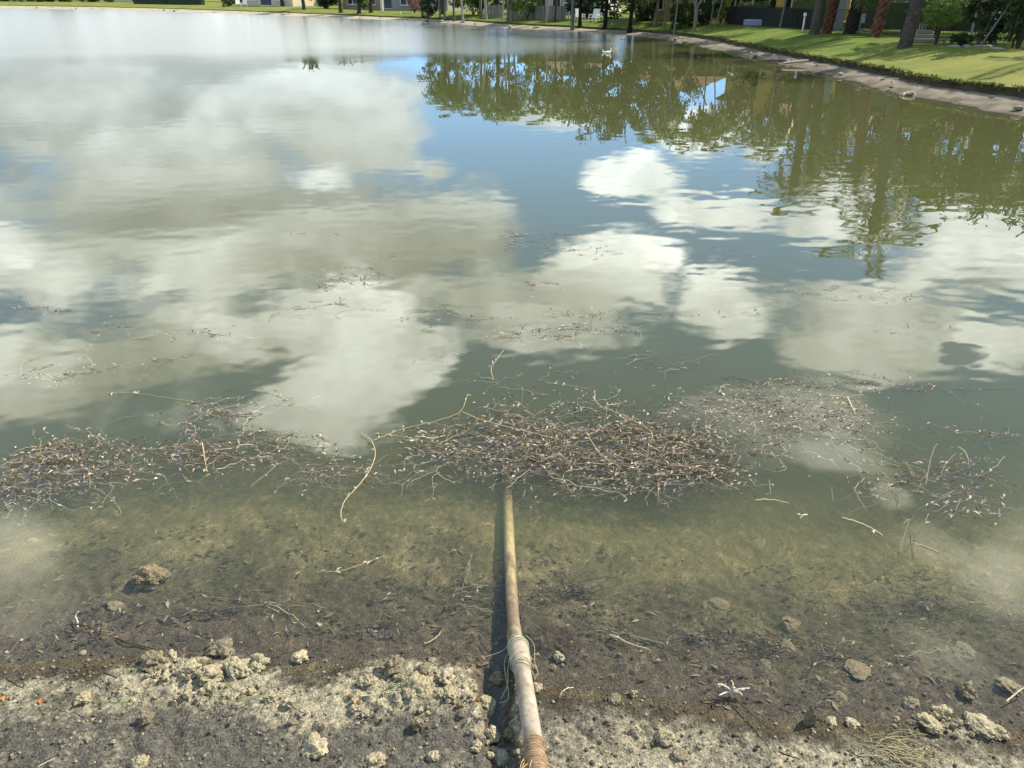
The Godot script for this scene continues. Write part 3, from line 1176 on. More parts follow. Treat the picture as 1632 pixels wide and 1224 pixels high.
func lounge_chair(at: Vector3, turn: float, label: String) -> void:
	var t := thing("lounge_chair", label, "chair", at, turn, "white garden chairs")
	for part in [["seat", Vector3(0, 0.36, 0), Vector3(0.62, 0.05, 0.62), 0.0], ["backrest", Vector3(0, 0.68, -0.36), Vector3(0.62, 0.7, 0.05), -0.35]]:
		var b := MB.new()
		b.box(Vector3.ZERO, part[2], Color.WHITE, Basis(), 0.015)
		var o := put(part[0], b.mesh(), M.white_paint, t)
		o.position = part[1]
		o.rotation.x = part[3]
	for s in [-1.0, 1.0]:
		var b := MB.new()
		b.box(Vector3.ZERO, Vector3(0.07, 0.04, 0.66), Color.WHITE, Basis(), 0.01)
		var o := put("armrest", b.mesh(), M.white_paint, t)
		o.position = Vector3(s * 0.345, 0.56, 0)
		for q in [-1.0, 1.0]:
			var l := MB.new()
			l.box(Vector3.ZERO, Vector3(0.05, 0.56, 0.05), Color.WHITE, Basis(), 0.008)
			var lo := put("leg", l.mesh(), M.white_paint, t)
			lo.position = Vector3(s * 0.345, 0.26, q * 0.28)


func far_things() -> void:
	var green := Color(0.05, 0.1, 0.02)
	var dark := Color(0.026, 0.052, 0.012)
	var lime := Color(0.15, 0.2, 0.04)
	var crown_a := crown_mesh(101, 72, 42, Vector3.ONE, 0.1, dark)
	var crown_b := crown_mesh(102, 64, 42, Vector3.ONE, 0.1, green)
	var crown_c := crown_mesh(103, 34, 40, Vector3.ONE, 0.11, lime)
	var ball := crown_mesh(104, 420, 16, Vector3.ONE, 0.1, Color(0.17, 0.25, 0.045), 0.9)
	var bush_a := crown_mesh(105, 50, 34, Vector3.ONE, 0.16, dark, 0.2)
	var bush_b := crown_mesh(106, 50, 34, Vector3.ONE, 0.16, lime, 0.2)
	var bush_red := crown_mesh(107, 40, 30, Vector3.ONE, 0.13, Color(0.24, 0.075, 0.04), 0.3)
	var bush_pale := crown_mesh(108, 36, 26, Vector3.ONE, 0.14, Color(0.42, 0.38, 0.24), 0.4)
	var fr_long := frond_mesh(2.5, 0.55, 0.42, 34, Color(0.075, 0.105, 0.03), 201)
	var fr_short := frond_mesh(2.0, 0.8, 0.36, 30, Color(0.095, 0.125, 0.035), 202)
	var fr_dry := frond_mesh(2.1, 1.1, 0.34, 26, Color(0.13, 0.11, 0.05), 203)
	rng.seed = 300

	# ---- palms on the near part of the far bank
	var date := func(at: Vector3, top: Vector3, r: float, lo: Color, hi: Color, depth: float, label: String, seed_: int, n := 18, turn := 0.0, size := 0.75):
		var tm := boot_trunk([Vector3(0, -0.1, 0), top * 0.5 + Vector3(0.03, 0, 0), top], r * 0.92, r * 0.8, lo, hi, seed_, depth)
		return palm("date_palm", on_lawn(at), top, tm, M.bark, [fr_long, fr_short, fr_long, fr_dry], n, label, "palms along the edge of the lawn", 0.35, turn, size)
	date.call(Vector3(17.382, 0.96, -37.152), Vector3(0.4, 4.3, -0.2), 0.195, Color(0.085, 0.076, 0.06), Color(0.2, 0.175, 0.135), 0.035, "thick grey brown palm trunk nearest the water, left of the round topiary", 1)
	date.call(Vector3(19.653, 0.88, -45.713), Vector3(0.4, 4.0, -0.1), 0.2, Color(0.075, 0.026, 0.014), Color(0.33, 0.155, 0.095), 0.22, "leaning palm with rust red ringed trunk in front of the open black fence", 2, 18, 0.7)
	date.call(Vector3(19.298, 0.88, -48.291), Vector3(0.1, 2.7, 0.1), 0.23, Color(0.028, 0.026, 0.02), Color(0.07, 0.062, 0.045), 0.15, "low dark palm whose green fronds hang in front of the grey wall", 3, 30, 1.5, 0.85)
	date.call(Vector3(18.221, 0.88, -48.98), Vector3(0.35, 4.3, 0.0), 0.19, Color(0.075, 0.026, 0.014), Color(0.3, 0.14, 0.085), 0.22, "rust red ringed palm trunk beside the grey brown one, right of the yellow wall", 4, 18, 2.2)
	date.call(Vector3(17.289, 0.88, -48.291), Vector3(0.2, 4.8, -0.1), 0.19, Color(0.1, 0.088, 0.065), Color(0.2, 0.175, 0.13), 0.035, "grey brown palm trunk leftmost of the five thick palms", 5, 18, 3.0)
	# one more stands out of the picture on the right: its shadow crosses the lawn
	date.call(Vector3(25, 0, -33), Vector3(0.2, 4.4, 0.1), 0.24, Color(0.05, 0.045, 0.035), Color(0.16, 0.14, 0.1), 0.1, "palm beyond the dark shrubs at the right end of the lawn", 6, 14, 0.3)

	# ---- slim pale palms
	var fr_slim := frond_mesh(1.5, 0.75, 0.4, 22, Color(0.08, 0.125, 0.03), 204)
	var slim := func(at: Vector3, top: Vector3, r: float, tone: Color, label: String, n := 13):
		top *= 0.74
		r *= 0.46
		var tm := trunk_mesh([Vector3(0, -0.1, 0), top * 0.45 + Vector3(0.04, 0, 0.02), top], r * 1.05, r * 0.75, tone, 1.25)
		return palm("slim_palm", on_lawn(at), top, tm, M.bark, [fr_slim], n, label, "slim pale trunked palms", 0.25, rng.randf() * 6.0)
	var chalk := Color(0.5, 0.48, 0.43)
	var ash := Color(0.26, 0.245, 0.21)
	slim.call(Vector3(22.228, 0.96, -40.854), Vector3(-0.15, 4.2, -0.1), 0.085, chalk, "upright white palm trunk rising from the fan leaved shrub")
	slim.call(Vector3(21.552, 0.96, -38.918), Vector3(1.35, 4.4, -0.1), 0.075, chalk, "white palm trunk leaning right, left one of the leaning pair")
	slim.call(Vector3(21.18, 0.96, -38.015), Vector3(1.9, 4.2, 0.2), 0.06, Color(0.38, 0.36, 0.32), "thin grey palm trunk leaning furthest right beside the dark shrubs")
	slim.call(Vector3(17.801, 0.8, -56.278), Vector3(0.2, 5.2, 0), 0.1, ash, "grey palm trunk in front of the black pool fence, left of the yellow wall's foot")
	slim.call(Vector3(17.684, 0.8, -60.063) + Vector3(1.92, 0, -5.6), Vector3(0.1, 5.5, 0), 0.09, chalk, "white palm trunk against the dark arches left of the sunlit yellow wall")
	slim.call(Vector3(19.357, 0.8, -58.11) + Vector3(1.28, 0, -4.8), Vector3(-0.2, 5.6, 0), 0.1, chalk, "bent white palm trunk behind the fence right of the yellow wall")
	slim.call(Vector3(19.616, 0.8, -58.11) + Vector3(1.28, 0, -5.44), Vector3(0.9, 5.2, 0), 0.09, chalk, "leaning white palm trunk crossing the bent one behind the fence")
	slim.call(Vector3(14.637, 0.8, -61.088), Vector3(0.75, 5.0, 0), 0.07, Color(0.3, 0.26, 0.2), "thin brown leaning trunk left of the yellow leaved shrub")
	slim.call(Vector3(14.518, 0.8, -62.148), Vector3(0.15, 5.4, 0), 0.08, ash, "grey upright trunk between forked tree and thin leaning trunk")
	slim.call(Vector3(16.172, 0.8, -63.245) + Vector3(0.8, 0, -2.4), Vector3(0.2, 5.6, 0), 0.1, chalk, "white palm trunk at the left end of the low clipped hedge")
	slim.call(Vector3(16.932, 0.8, -64.381) + Vector3(0.8, 0, -3.2), Vector3(0.8, 5.2, 0), 0.1, Color(0.4, 0.37, 0.3), "leaning white palm trunk before the pool screen")
	slim.call(Vector3(11.332, 0.72, -59.085), Vector3(0.0, 5.2, 0), 0.08, ash, "speckled grey trunk standing at the corner of the lawn by the pale shrub")
	slim.call(Vector3(11.489, 0.72, -64.22), Vector3(0.3, 5.6, 0), 0.1, Color(0.3, 0.27, 0.2), "pale brown trunk below the orange roof")
	slim.call(Vector3(4.705, 0.64, -66.291), Vector3(-0.15, 4.6, 0), 0.17, ash, "stout pale grey trunk standing in front of the dark shade trees")
	slim.call(Vector3(3.06, 0.64, -75.431), Vector3(0.1, 5.8, 0), 0.14, chalk, "bright white palm trunk before the board fence and white columns")
	slim.call(Vector3(3.783, 0.64, -75.431), Vector3(0.2, 5.2, 0), 0.13, Color(0.1, 0.09, 0.07), "dark brown trunk just right of the bright white palm")
	slim.call(Vector3(4.606, 0.64, -80.151), Vector3(0.1, 5.0, 0), 0.09, ash, "thin pale trunk at the right end of the board fence")
	slim.call(Vector3(-0.957, 0.608, -81.152), Vector3(0.4, 6.2, 0), 0.14, chalk, "white trunk, first of the cluster left of the bright green shrub")
	slim.call(Vector3(-0.41, 0.608, -79.496), Vector3(0.1, 6.0, 0), 0.17, ash, "grey trunk in the middle of the cluster left of the bright green shrub")
	slim.call(Vector3(-0.059, 0.608, -79.496), Vector3(0.5, 6.0, 0), 0.14, Color(0.34, 0.3, 0.22), "tan trunk, last of the cluster left of the bright green shrub")
	slim.call(Vector3(-3.137, 0.592, -85.201), Vector3(-0.1, 6.0, 0), 0.17, ash, "dark grey trunk at the left end of the short grey fence")
	slim.call(Vector3(-2.518, 0.592, -83.39), Vector3(-0.5, 6.2, 0), 0.16, chalk, "white trunk leaning left before the short grey fence")
	slim.call(Vector3(-4.791, 0.592, -83.39), Vector3(-0.7, 6.2, 0), 0.14, chalk, "curved white trunk before the sunlit lime bush")
	slim.call(Vector3(-5.834, 0.592, -85.201), Vector3(0.0, 6.0, 0), 0.15, Color(0.18, 0.17, 0.12), "olive grey trunk left of the curved white one")
	slim.call(Vector3(-6.923, 0.592, -87.092), Vector3(0.2, 5.6, 0), 0.15, ash, "grey trunk between white trunk and olive one beside the dark round shrub")
	slim.call(Vector3(-7.536, 0.592, -89.066), Vector3(-0.2, 6.2, 0), 0.13, chalk, "white trunk closest to the dark round shrub")

	# ---- shrubs, topiary and shade trees, right to left
	shrub("topiary", on_lawn(Vector3(19.193, 0.96, -38.015)), ball, Vector3(0.55, 0.41, 0.52), "clipped round green topiary on a short stem", "topiary", "", 0.4, 0.42, 0.05)
	shrub("shrub", on_lawn(Vector3(20.992, 0.96, -34.777)), bush_a, Vector3(0.8, 1.5, 0.9), "tall dark shrub at the right edge of the lawn", "shrub")
	shrub("shrub", on_lawn(Vector3(21.769, 0.96, -37.152)) + Vector3(0.32, 0, -1.6), bush_a, Vector3(0.9, 0.85, 0.8), "dark green shrub below the red flowers", "shrub", "", 1.0)
	shrub("flower_shrub", on_lawn(Vector3(22.54, 0.96, -38.918)) + Vector3(0.24, 0, -2.24), bush_red, Vector3(0.6, 0.2, 0.4), "shrub topped with orange red flowers against the dark fence", "shrub", "", 0.0, 0.75)
	var cy := thing("fan_shrub", "low shrub of stiff arching green fronds at the foot of white trunks", "shrub", on_lawn(Vector3(21.291, 0.96, -38.918)))
	cy.scale = Vector3.ONE * SCALE
	for k in 16:
		var f := put("frond", fr_short, M.leafy, cy)
		f.basis = (Basis(Vector3.UP, k * 2.4) * Basis(Vector3.RIGHT, -rng.randf_range(0.1, 0.9))).scaled(Vector3.ONE * rng.randf_range(0.28, 0.4))
		f.position = Vector3(0, 0.12, 0)
	shrub("shrub", on_lawn(Vector3(19.825, 0.96, -37.152)), bush_a, Vector3(0.42, 0.2, 0.3), "low grey green ground shrub left of the fan leaved one", "shrub", "", 2.0)
	rng.seed = 320
	var sb := [rock(31, 2, 0.25, Color(0.55, 0.52, 0.42)), rock(32, 2, 0.25, Color(0.5, 0.47, 0.38))]
	var names := ["left of the fan leaved shrub", "below the fan leaved shrub", "under the leaning white trunks", "right of the leaning white trunks", "nearest the dark shrubs"]
	var spots := [Vector3(19.126, 0.96, -36.326), Vector3(19.697, 0.96, -36.326), Vector3(20.267, 0.96, -36.326), Vector3(20.647, 0.96, -36.326), Vector3(20.159, 0.96, -34.777)]
	for k in 5:
		var o := single("edging_stone", sb[k % 2], M.stone, "pale flat edging stone on the lawn " + names[k], "stone", on_lawn(spots[k]) + Vector3(0, 0.02, 0), k * 1.3, "pale edging stones by the planting bed")
		o.scale = Vector3(0.28 if k != 3 else 0.42, 0.08, 0.16)
	var brown := trunk_mesh([Vector3(0, -0.1, 0), Vector3(0.05, 2.5, 0), Vector3(0, 5.0, 0)], 0.32, 0.28, Color(0.13, 0.085, 0.05))
	palm("date_palm", on_lawn(Vector3(25.697, 0.96, -46.626)) + Vector3(0.8, 0, -5.6), Vector3(0, 5.0, 0), brown, M.bark, [fr_long, fr_dry], 26, "broad shaggy brown trunk behind the fence between the white trunks", "palms along the edge of the lawn")

	# taller trees behind the right-hand hedge
	tree(on_lawn(Vector3(21.343, 0.96, -41.894)) + Vector3(6.72, 0, -8.8), 6.2, crown_b, Vector3(2.1, 2.4, 1.8), "green tree rising behind hedge and topiary", "tree", "", 0.16, Color(0.12, 0.1, 0.075), Vector3.ZERO, 0.4)
	tree(on_lawn(Vector3(23.111, 0.96, -40.854)) + Vector3(6.4, 0, -5.6), 5.8, crown_a, Vector3(1.9, 2.3, 1.7), "dark tree rising behind the leaning white trunks", "tree", "", 0.16, Color(0.1, 0.085, 0.06), Vector3.ZERO, 1.4)
	tree(on_lawn(Vector3(23.934, 0.96, -38.918)) + Vector3(4.8, 0, -1.6), 5.4, crown_b, Vector3(1.8, 2.2, 1.7), "green tree at the right edge behind the tall dark shrub", "tree", "", 0.15, Color(0.1, 0.085, 0.06), Vector3.ZERO, 2.4)
	tree(on_lawn(Vector3(20.948, 0.88, -48.291)) + Vector3(7.2, 0, -9.6), 6.6, crown_a, Vector3(2.2, 2.6, 1.8), "dark tree behind the hedge between the rust red palms", "tree", "", 0.17, Color(0.1, 0.085, 0.06), Vector3.ZERO, 3.4)
	tree(on_lawn(Vector3(18.75, 0.88, -51.169)) + Vector3(6.4, 0, -9.6), 6.4, crown_b, Vector3(1.9, 2.4, 1.8), "green tree behind the light green hedge", "tree", "", 0.17, Color(0.1, 0.085, 0.06), Vector3.ZERO, 4.4)
	# forked young tree by the tan house
	var fk := thing("forked_tree", "small tree with pale trunk forking into a Y before the tan wall", "tree", on_lawn(Vector3(12.93, 0.8, -60.063)))
	fk.scale = Vector3.ONE * SCALE
	var fb := MB.new()
	var bark := Color(0.33, 0.29, 0.22)
	trunk_into(fb, [Vector3(0, -0.1, 0), Vector3(0.02, 0.5, 0), Vector3(0.0, 1.0, 0)], 0.09, 0.08, bark, 1.4, 8)
	trunk_into(fb, [Vector3(0, 0.9, 0), Vector3(0.35, 1.5, 0.05), Vector3(0.9, 2.6, 0.1)], 0.07, 0.03, bark, 1.0, 7)
	trunk_into(fb, [Vector3(0, 0.9, 0), Vector3(-0.25, 1.5, 0), Vector3(-0.6, 2.7, -0.1)], 0.07, 0.03, bark, 1.0, 7)
	put("trunk", fb.mesh(), M.bark, fk)
	var fc := put("crown", crown_c, M.leafy, fk)
	fc.position = Vector3(0.15, 3.6, 0)
	fc.scale = Vector3(1.7, 1.2, 1.5)
	shrub("shrub", on_lawn(Vector3(15.345, 0.8, -62.148)) + Vector3(0.48, 0, -2.4), bush_b, Vector3(0.55, 0.75, 0.5), "yellow green shrub beside the left end of the black pool fence", "shrub")
	shrub("flower_shrub", on_lawn(Vector3(12.438, 0.72, -64.22)) + Vector3(0.32, 0, -2.4), bush_pale, Vector3(0.6, 0.45, 0.5), "shrub with cream blossoms in front of the orange roofed house", "shrub", "", 0.0, 0.7)
	shrub("shrub", on_lawn(Vector3(12.382, 0.768, -60.863)) + Vector3(0, 0, -1.6), bush_a, Vector3(0.7, 0.75, 0.6), "dark bush left of the forked tree", "shrub", "", 2.2)
	shrub("shrub", on_lawn(Vector3(13.687, 0.768, -60.863)) + Vector3(0.48, 0, -2.56), bush_a, Vector3(0.9, 0.7, 0.6), "dark bush right of the forked tree", "shrub", "", 3.2)
	tree(on_lawn(Vector3(11.225, 0.672, -66.618)), 3.8, crown_c, Vector3(1.1, 1.7, 1.1), "sunlit lime leaved tree at the right end of the dark shade trees", "tree", "", 0.09, bark)
	tree(on_lawn(Vector3(8.946, 0.672, -64.346)), 5.0, crown_a, Vector3(2.3, 2.1, 2.1), "dark shade tree with black straight trunk nearest the orange roof", "tree", "shade trees in the middle of the far bank", 0.1, Color(0.03, 0.026, 0.02))
	tree(on_lawn(Vector3(7.483, 0.672, -66.618)) + Vector3(0, 0, -1.6), 5.5, crown_a, Vector3(2.0, 2.4, 1.9), "dark shade tree in the middle of the three", "tree", "shade trees in the middle of the far bank", 0.1, Color(0.03, 0.026, 0.02), Vector3.ZERO, 1.3)
	tree(on_lawn(Vector3(5.681, 0.64, -69.927)) + Vector3(0, 0, -0.96), 4.8, crown_a, Vector3(1.8, 2.0, 1.7), "dark shade tree at the left of the three, over the white chairs", "tree", "shade trees in the middle of the far bank", 0.1, Color(0.03, 0.026, 0.02), Vector3.ZERO, 2.1)
	shrub("shrub", on_lawn(Vector3(6.626, 0.64, -71.228)) + Vector3(0.48, 0, -5.6), bush_a, Vector3(2.2, 1.1, 0.9), "wide dark bush behind the white chairs", "shrub")
	shrub("shrub", on_lawn(Vector3(10.043, 0.672, -66.618)) + Vector3(0.96, 0, -4.8), bush_a, Vector3(2.0, 1.2, 0.9), "wide dark bush under the shade tree by the orange roof", "shrub", "", 1.2)
	shrub("shrub", on_lawn(Vector3(1.406, 0.608, -79.496)), bush_b, Vector3(1.15, 1.25, 0.9), "bright green leafy shrub before the board fence", "shrub")
	shrub("shrub", on_lawn(Vector3(-4.102, 0.592, -87.092)) + Vector3(0, 0, -3.52), bush_b, Vector3(2.2, 1.6, 1.3), "large sunlit lime bush behind the white trunks", "shrub", "", 0.8)
	shrub("shrub", on_lawn(Vector3(-3.604, 0.592, -89.066)) + Vector3(0.32, 0, -0.64), bush_a, Vector3(0.9, 1.0, 0.7), "dark bush between lime bush and short grey fence", "shrub", "", 1.6)
	shrub("shrub", on_lawn(Vector3(-8.578, 0.576, -87.626)), bush_a, Vector3(0.72, 0.82, 0.7), "dark rounded clipped shrub beside the white trunk", "shrub", "", 2.6)
	shrub("flower_shrub", on_lawn(Vector3(-11.222, 0.576, -98.534)), bush_red, Vector3(0.7, 0.55, 0.5), "rust coloured shrub at the corner of the grey house", "shrub")
	tree(on_lawn(Vector3(-6.815, 0.592, -89.066)) + Vector3(-0.8, 0, -4.8), 5.6, crown_b, Vector3(2.2, 2.1, 1.8), "green tree rising behind the dark rounded shrub", "tree", "", 0.16)
	tree(on_lawn(Vector3(-1.631, 0.592, -85.201)) + Vector3(0, 0, -6.4), 6.6, crown_b, Vector3(2.1, 2.4, 1.9), "tall green tree behind the short grey fence", "tree", "", 0.18, Color(0.1, 0.085, 0.06), Vector3.ZERO, 1.1)
	tree(on_lawn(Vector3(2.033, 0.608, -81.152)) + Vector3(0.8, 0, -10.4), 5.6, crown_b, Vector3(1.6, 2.0, 1.6), "green tree beside the white columns", "tree", "", 0.15, Color(0.1, 0.085, 0.06), Vector3.ZERO, 2.1)

	# ---- far left gardens
	var far := func(px_at: Vector3, back: float, height: float, crown: ArrayMesh, sc: Vector3, label: String, turn: float):
		return tree(on_lawn(px_at + Vector3(0, 0, -back * 1.6)), height, crown, sc, label, "tree", "", 0.16, Color(0.1, 0.09, 0.07), Vector3.ZERO, turn)
	far.call(Vector3(-16.903, 0.544, -102.277), 0.0, 2.9, crown_b, Vector3(1.3, 1.1, 1.2), "small green tree left of the grey house's white post", 0.2)
	far.call(Vector3(-18.331, 0.544, -102.277), 0.0, 3.1, crown_a, Vector3(1.3, 1.3, 1.2), "dark leaved tree before the right half of the tan brick house", 1.2)
	far.call(Vector3(-21.038, 0.544, -104.95), 0.0, 3.4, crown_b, Vector3(1.1, 1.1, 1.1), "slender tree before the big window of the tan brick house", 2.2)
	far.call(Vector3(-27.646, 0.544, -113.863), 0.0, 4.3, crown_a, Vector3(1.4, 1.8, 1.3), "dense dark tree between cream house and tan brick house", 3.2)
	far.call(Vector3(-25.725, 0.544, -113.863), 3.0, 3.2, crown_b, Vector3(1.5, 1.7, 1.4), "green tree close behind the dense dark tree", 4.2)
	far.call(Vector3(-35.262, 0.544, -128.364), 2.0, 4.2, bush_red, Vector3(1.3, 1.5, 1.1), "reddish tree at the right corner of the cream house", 5.2)
	far.call(Vector3(-61.954, 0.576, -156.641), 2.0, 4.4, crown_b, Vector3(2.4, 2.4, 2.0), "tree rising behind the long dark hedge", 0.6)
	far.call(Vector3(-90.13, 0.576, -169.926), 1.0, 5.8, crown_a, Vector3(1.8, 2.5, 1.7), "dark tree standing furthest left but one on the far bank", 1.6)
	far.call(Vector3(-103.148, 0.576, -185.65), 2.0, 4.4, crown_b, Vector3(2.0, 2.2, 2.0), "leafy tree furthest left on the far bank", 2.6)
	shrub("shrub", on_lawn(Vector3(-97.714, 0.576, -177.443)), bush_a, Vector3(1.5, 0.9, 1.0), "dark low shrub furthest left on the far lawn", "shrub")
	shrub("flower_shrub", on_lawn(Vector3(-88.516, 0.576, -169.926)), bush_red, Vector3(1.1, 0.9, 0.9), "dark red shrub on the far lawn left of the white wall", "shrub", "", 1.0)
	shrub("shrub", on_lawn(Vector3(-91.161, 0.576, -181.454)), bush_a, Vector3(0.9, 0.7, 0.7), "dark small shrub right of the dark red one", "shrub", "", 2.0)
	shrub("shrub", on_lawn(Vector3(-42.503, 0.544, -128.364)), bush_a, Vector3(0.75, 0.5, 0.6), "dark shrub under the cream house's window", "shrub", "", 3.0)
	shrub("shrub", on_lawn(Vector3(-19.338, 0.544, -110.73)) + Vector3(0, 0, -0.96), bush_b, Vector3(0.8, 0.6, 0.6), "light green shrub beside the tan brick house", "shrub", "", 4.0)
	shrub("shrub", on_lawn(Vector3(-25.863, 0.544, -117.175)) + Vector3(0, 0, -0.96), bush_a, Vector3(1.3, 0.7, 0.7), "dark shrub left of the tan brick house", "shrub", "", 5.0)
	hedge("hedge", on_lawn(Vector3(-66.145, 0.576, -150.743)), on_lawn(Vector3(-50.778, 0.56, -141.03)), 2.4, 1.2, dark, "long dark hedge left of the cream house", 401, 0.3, 60.0)

	tree(on_lawn(Vector3(16.395, 0.8, -60.063)) + Vector3(4.0, 0, -9.0), 4.6, crown_a, Vector3(1.7, 1.9, 1.6), "dark tree in front of the yellow house, left of its sunlit pier", "tree", "", 0.1, Color(0.1, 0.085, 0.06), Vector3.ZERO, 0.7)
	tree(on_lawn(Vector3(18.451, 0.85, -55.105)) + Vector3(3.0, 0, -6.5), 4.8, crown_a, Vector3(1.6, 2.0, 1.5), "dark tree in front of the yellow house, right of its sunlit pier", "tree", "", 0.1, Color(0.1, 0.085, 0.06), Vector3.ZERO, 1.7)
	tree(on_lawn(Vector3(11.584, 0.72, -64.22)) + Vector3(2.0, 0, -5.0), 4.4, crown_a, Vector3(1.7, 1.8, 1.5), "dark tree half hiding the orange roofed house", "tree", "", 0.1, Color(0.1, 0.085, 0.06), Vector3.ZERO, 2.7)
	# ---- planting that closes the view behind the gardens
	rng.seed = 330
	var kinds := [crown_a, crown_b, crown_a]
	var gone := 0.0
	for k in range(1, shore.size()):
		var s: Dictionary = shore[k]
		var p: Vector3 = s.p
		gone += p.distance_to(shore[k - 1].p)
		if gone < 3.4 or p.z > -38.0:
			continue
		gone = 0.0
		var out := rng.randf_range(34.0, 42.0) if p.z < -62.0 else rng.randf_range(27.0, 33.0)
		var q: Vector3 = p + s.n * out
		tree(Vector3(q.x, lawn_h(p.x, p.z) + 0.1, q.z), rng.randf_range(3.6, 4.9), kinds[rng.randi() % 3], Vector3(1.9, 1.9, 1.7) * rng.randf_range(0.9, 1.15), "leafy tree in the row closing the view behind the lakeside houses", "tree", "garden trees behind the houses", 0.1, Color(0.1, 0.085, 0.06), Vector3.ZERO, rng.randf() * 6.0)
		if rng.randf() < 0.75:
			var r: Vector3 = p + s.n * rng.randf_range(21.0, 25.0)
			shrub("shrub", Vector3(r.x, lawn_h(p.x, p.z), r.z), bush_a, Vector3(1.5, 0.85, 1.1) * rng.randf_range(0.8, 1.2), "dark bush in the row between the lakeside houses", "shrub", "bushes between the houses", rng.randf() * 6.0)

	# ---- houses, from left to right
	var lake := func(at: Vector3) -> float: return atan2(-at.x - 4.0, -at.z - 20.0)
	var h := func(at: Vector3, turn: float, size: Vector3, wall: Color, roof: Color, op: Array, label: String):
		return house(on_lawn(at), turn, size, wall, roof, op, label)
	h.call(Vector3(-79.384, 0.576, -173.604) + Vector3(1.6, 0, -3.2), -0.5, Vector3(12, 2.9, 8), Color(0.7, 0.68, 0.62), Color(0.3, 0.2, 0.14), [[-3.5, 0.9, 1.6, 1.3, "window"], [0.5, 0.05, 2.4, 2.1, "door"], [4.0, 0.9, 1.6, 1.3, "window"]], "white walled house furthest left across the lake")
	h.call(Vector3(-40.507, 0.544, -130.437) + Vector3(2.4, 0, -3.2), -0.55, Vector3(11, 2.9, 8), Color(0.62, 0.54, 0.38), Color(0.3, 0.19, 0.13), [[-4.3, 0.75, 1.0, 1.4, "window"], [-2.9, 0.75, 0.8, 1.4, "window"], [-0.3, 0.05, 2.6, 2.2, "door"], [2.9, 0.75, 2.2, 1.5, "window"]], "cream house with dark windows behind the far lawn")
	h.call(Vector3(-22.076, 0.544, -112.275) + Vector3(3.2, 0, -3.2), -0.6, Vector3(11, 3.2, 8), Color(0.36, 0.25, 0.17), Color(0.22, 0.17, 0.13), [[-3.6, 0.5, 2.0, 1.8, "window"], [-0.6, 0.5, 2.6, 1.8, "window"], [3.0, 0.05, 1.8, 2.2, "door"]], "tan brick house with big dark windows")
	h.call(Vector3(-14.052, 0.544, -106.338) + Vector3(2.24, 0, -2.56), -0.5, Vector3(8.6, 3.2, 8), Color(0.30, 0.31, 0.30), Color(0.2, 0.17, 0.15), [[-1.9, 0.55, 2.1, 1.7, "window"], [0.9, 0.05, 1.7, 2.2, "door"], [3.0, 0.05, 1.0, 2.2, "door"]], "grey house with a white framed dark window")
	var post := MB.new()
	post.box(Vector3(0, 0.7, 0), Vector3(0.32, 1.6, 0.32), Color(0.8, 0.8, 0.76), Basis(), 0.02)
	single("garden_post", post.mesh(), M.wall, "short white post on the lawn in front of the grey house", "post", on_lawn(Vector3(-16.16, 0.544, -106.338)))
	var mark := MB.new()
	mark.tube([Vector3(0, -0.1, 0), Vector3(0, 0.3, 0)], [0.05], 8, Color(0.8, 0.78, 0.7))
	single("marker_stake", mark.mesh(), M.wall, "thin white stake standing alone on the far lawn", "stake", on_lawn(Vector3(-12.696, 0.544, -97.316)))
	h.call(Vector3(3.009, 0.64, -78.514) + Vector3(2.56, 0, -14.4), -0.35, Vector3(9, 3.6, 8), Color(0.66, 0.66, 0.63), Color(0.3, 0.25, 0.2), [[-2.6, 0.6, 1.2, 2.0, "window"], [-0.8, 0.6, 1.0, 2.0, "window"], [0.9, 0.6, 1.0, 2.0, "window"], [2.8, 0.05, 1.4, 2.2, "door"]], "pale house with tall white columns behind the board fence")
	h.call(Vector3(12.497, 0.8, -62.148) + Vector3(1.92, 0, -10.4), -0.35, Vector3(8, 3.0, 8), Color(0.5, 0.37, 0.16), Color(0.3, 0.17, 0.11), [[-2.4, 0.8, 1.6, 1.4, "window"], [1.8, 0.8, 1.4, 1.4, "window"]], "tan yellow house with orange tiled roof behind the forked tree")
	h.call(Vector3(18.839, 0.8, -60.063) + Vector3(5.12, 0, -13.6), -0.45, Vector3(9.5, 5.4, 8), Color(0.46, 0.35, 0.14), Color(0.4, 0.21, 0.13), [[-3.2, 0.6, 1.5, 2.3, "window"], [-0.9, 0.6, 1.5, 2.3, "window"], [2.2, 0.6, 2.6, 2.3, "window"]], "two storey yellow house behind the black pool fence")
	h.call(Vector3(20.719, 0.96, -41.894) + Vector3(9.6, 0, -16), -0.55, Vector3(14, 4.2, 8), Color(0.25, 0.25, 0.235), Color(0.3, 0.22, 0.17), [[-5.0, 0.4, 1.8, 2.4, "window"], [-1.8, 0.4, 2.6, 2.4, "window"], [1.6, 0.4, 2.6, 2.4, "window"], [4.9, 0.4, 2.0, 2.4, "window"]], "grey house in shade behind the right-hand hedge")
	# sunlit pier of the yellow house
	var pier := MB.new()
	pier.box(Vector3(0, 2.4, 0), Vector3(0.55, 5.0, 0.6), Color(0.62, 0.42, 0.12), Basis(), 0.02)
	pier.box(Vector3(-0.55, 3.6, 0.003), Vector3(0.55, 2.4, 0.5), Color(0.62, 0.42, 0.12), Basis(), 0.02)
	single("garden_pier", pier.mesh(), M.wall, "bright yellow wall pier catching the sun behind the black fence", "wall", on_lawn(Vector3(18.024, 0.8, -58.11)) + Vector3(1.92, 0, -5.76), -0.3)
	var gw := MB.new()
	gw.box(Vector3(0, 1.3, 0), Vector3(0.9, 2.8, 0.25), Color(0.24, 0.25, 0.25), Basis(), 0.02)
	single("garden_wall", gw.mesh(), M.wall, "narrow blue grey wall between rust red palm and low dark palm", "wall", on_lawn(Vector3(18.688, 0.88, -48.291)) + Vector3(1.28, 0, -4.16), -0.4)

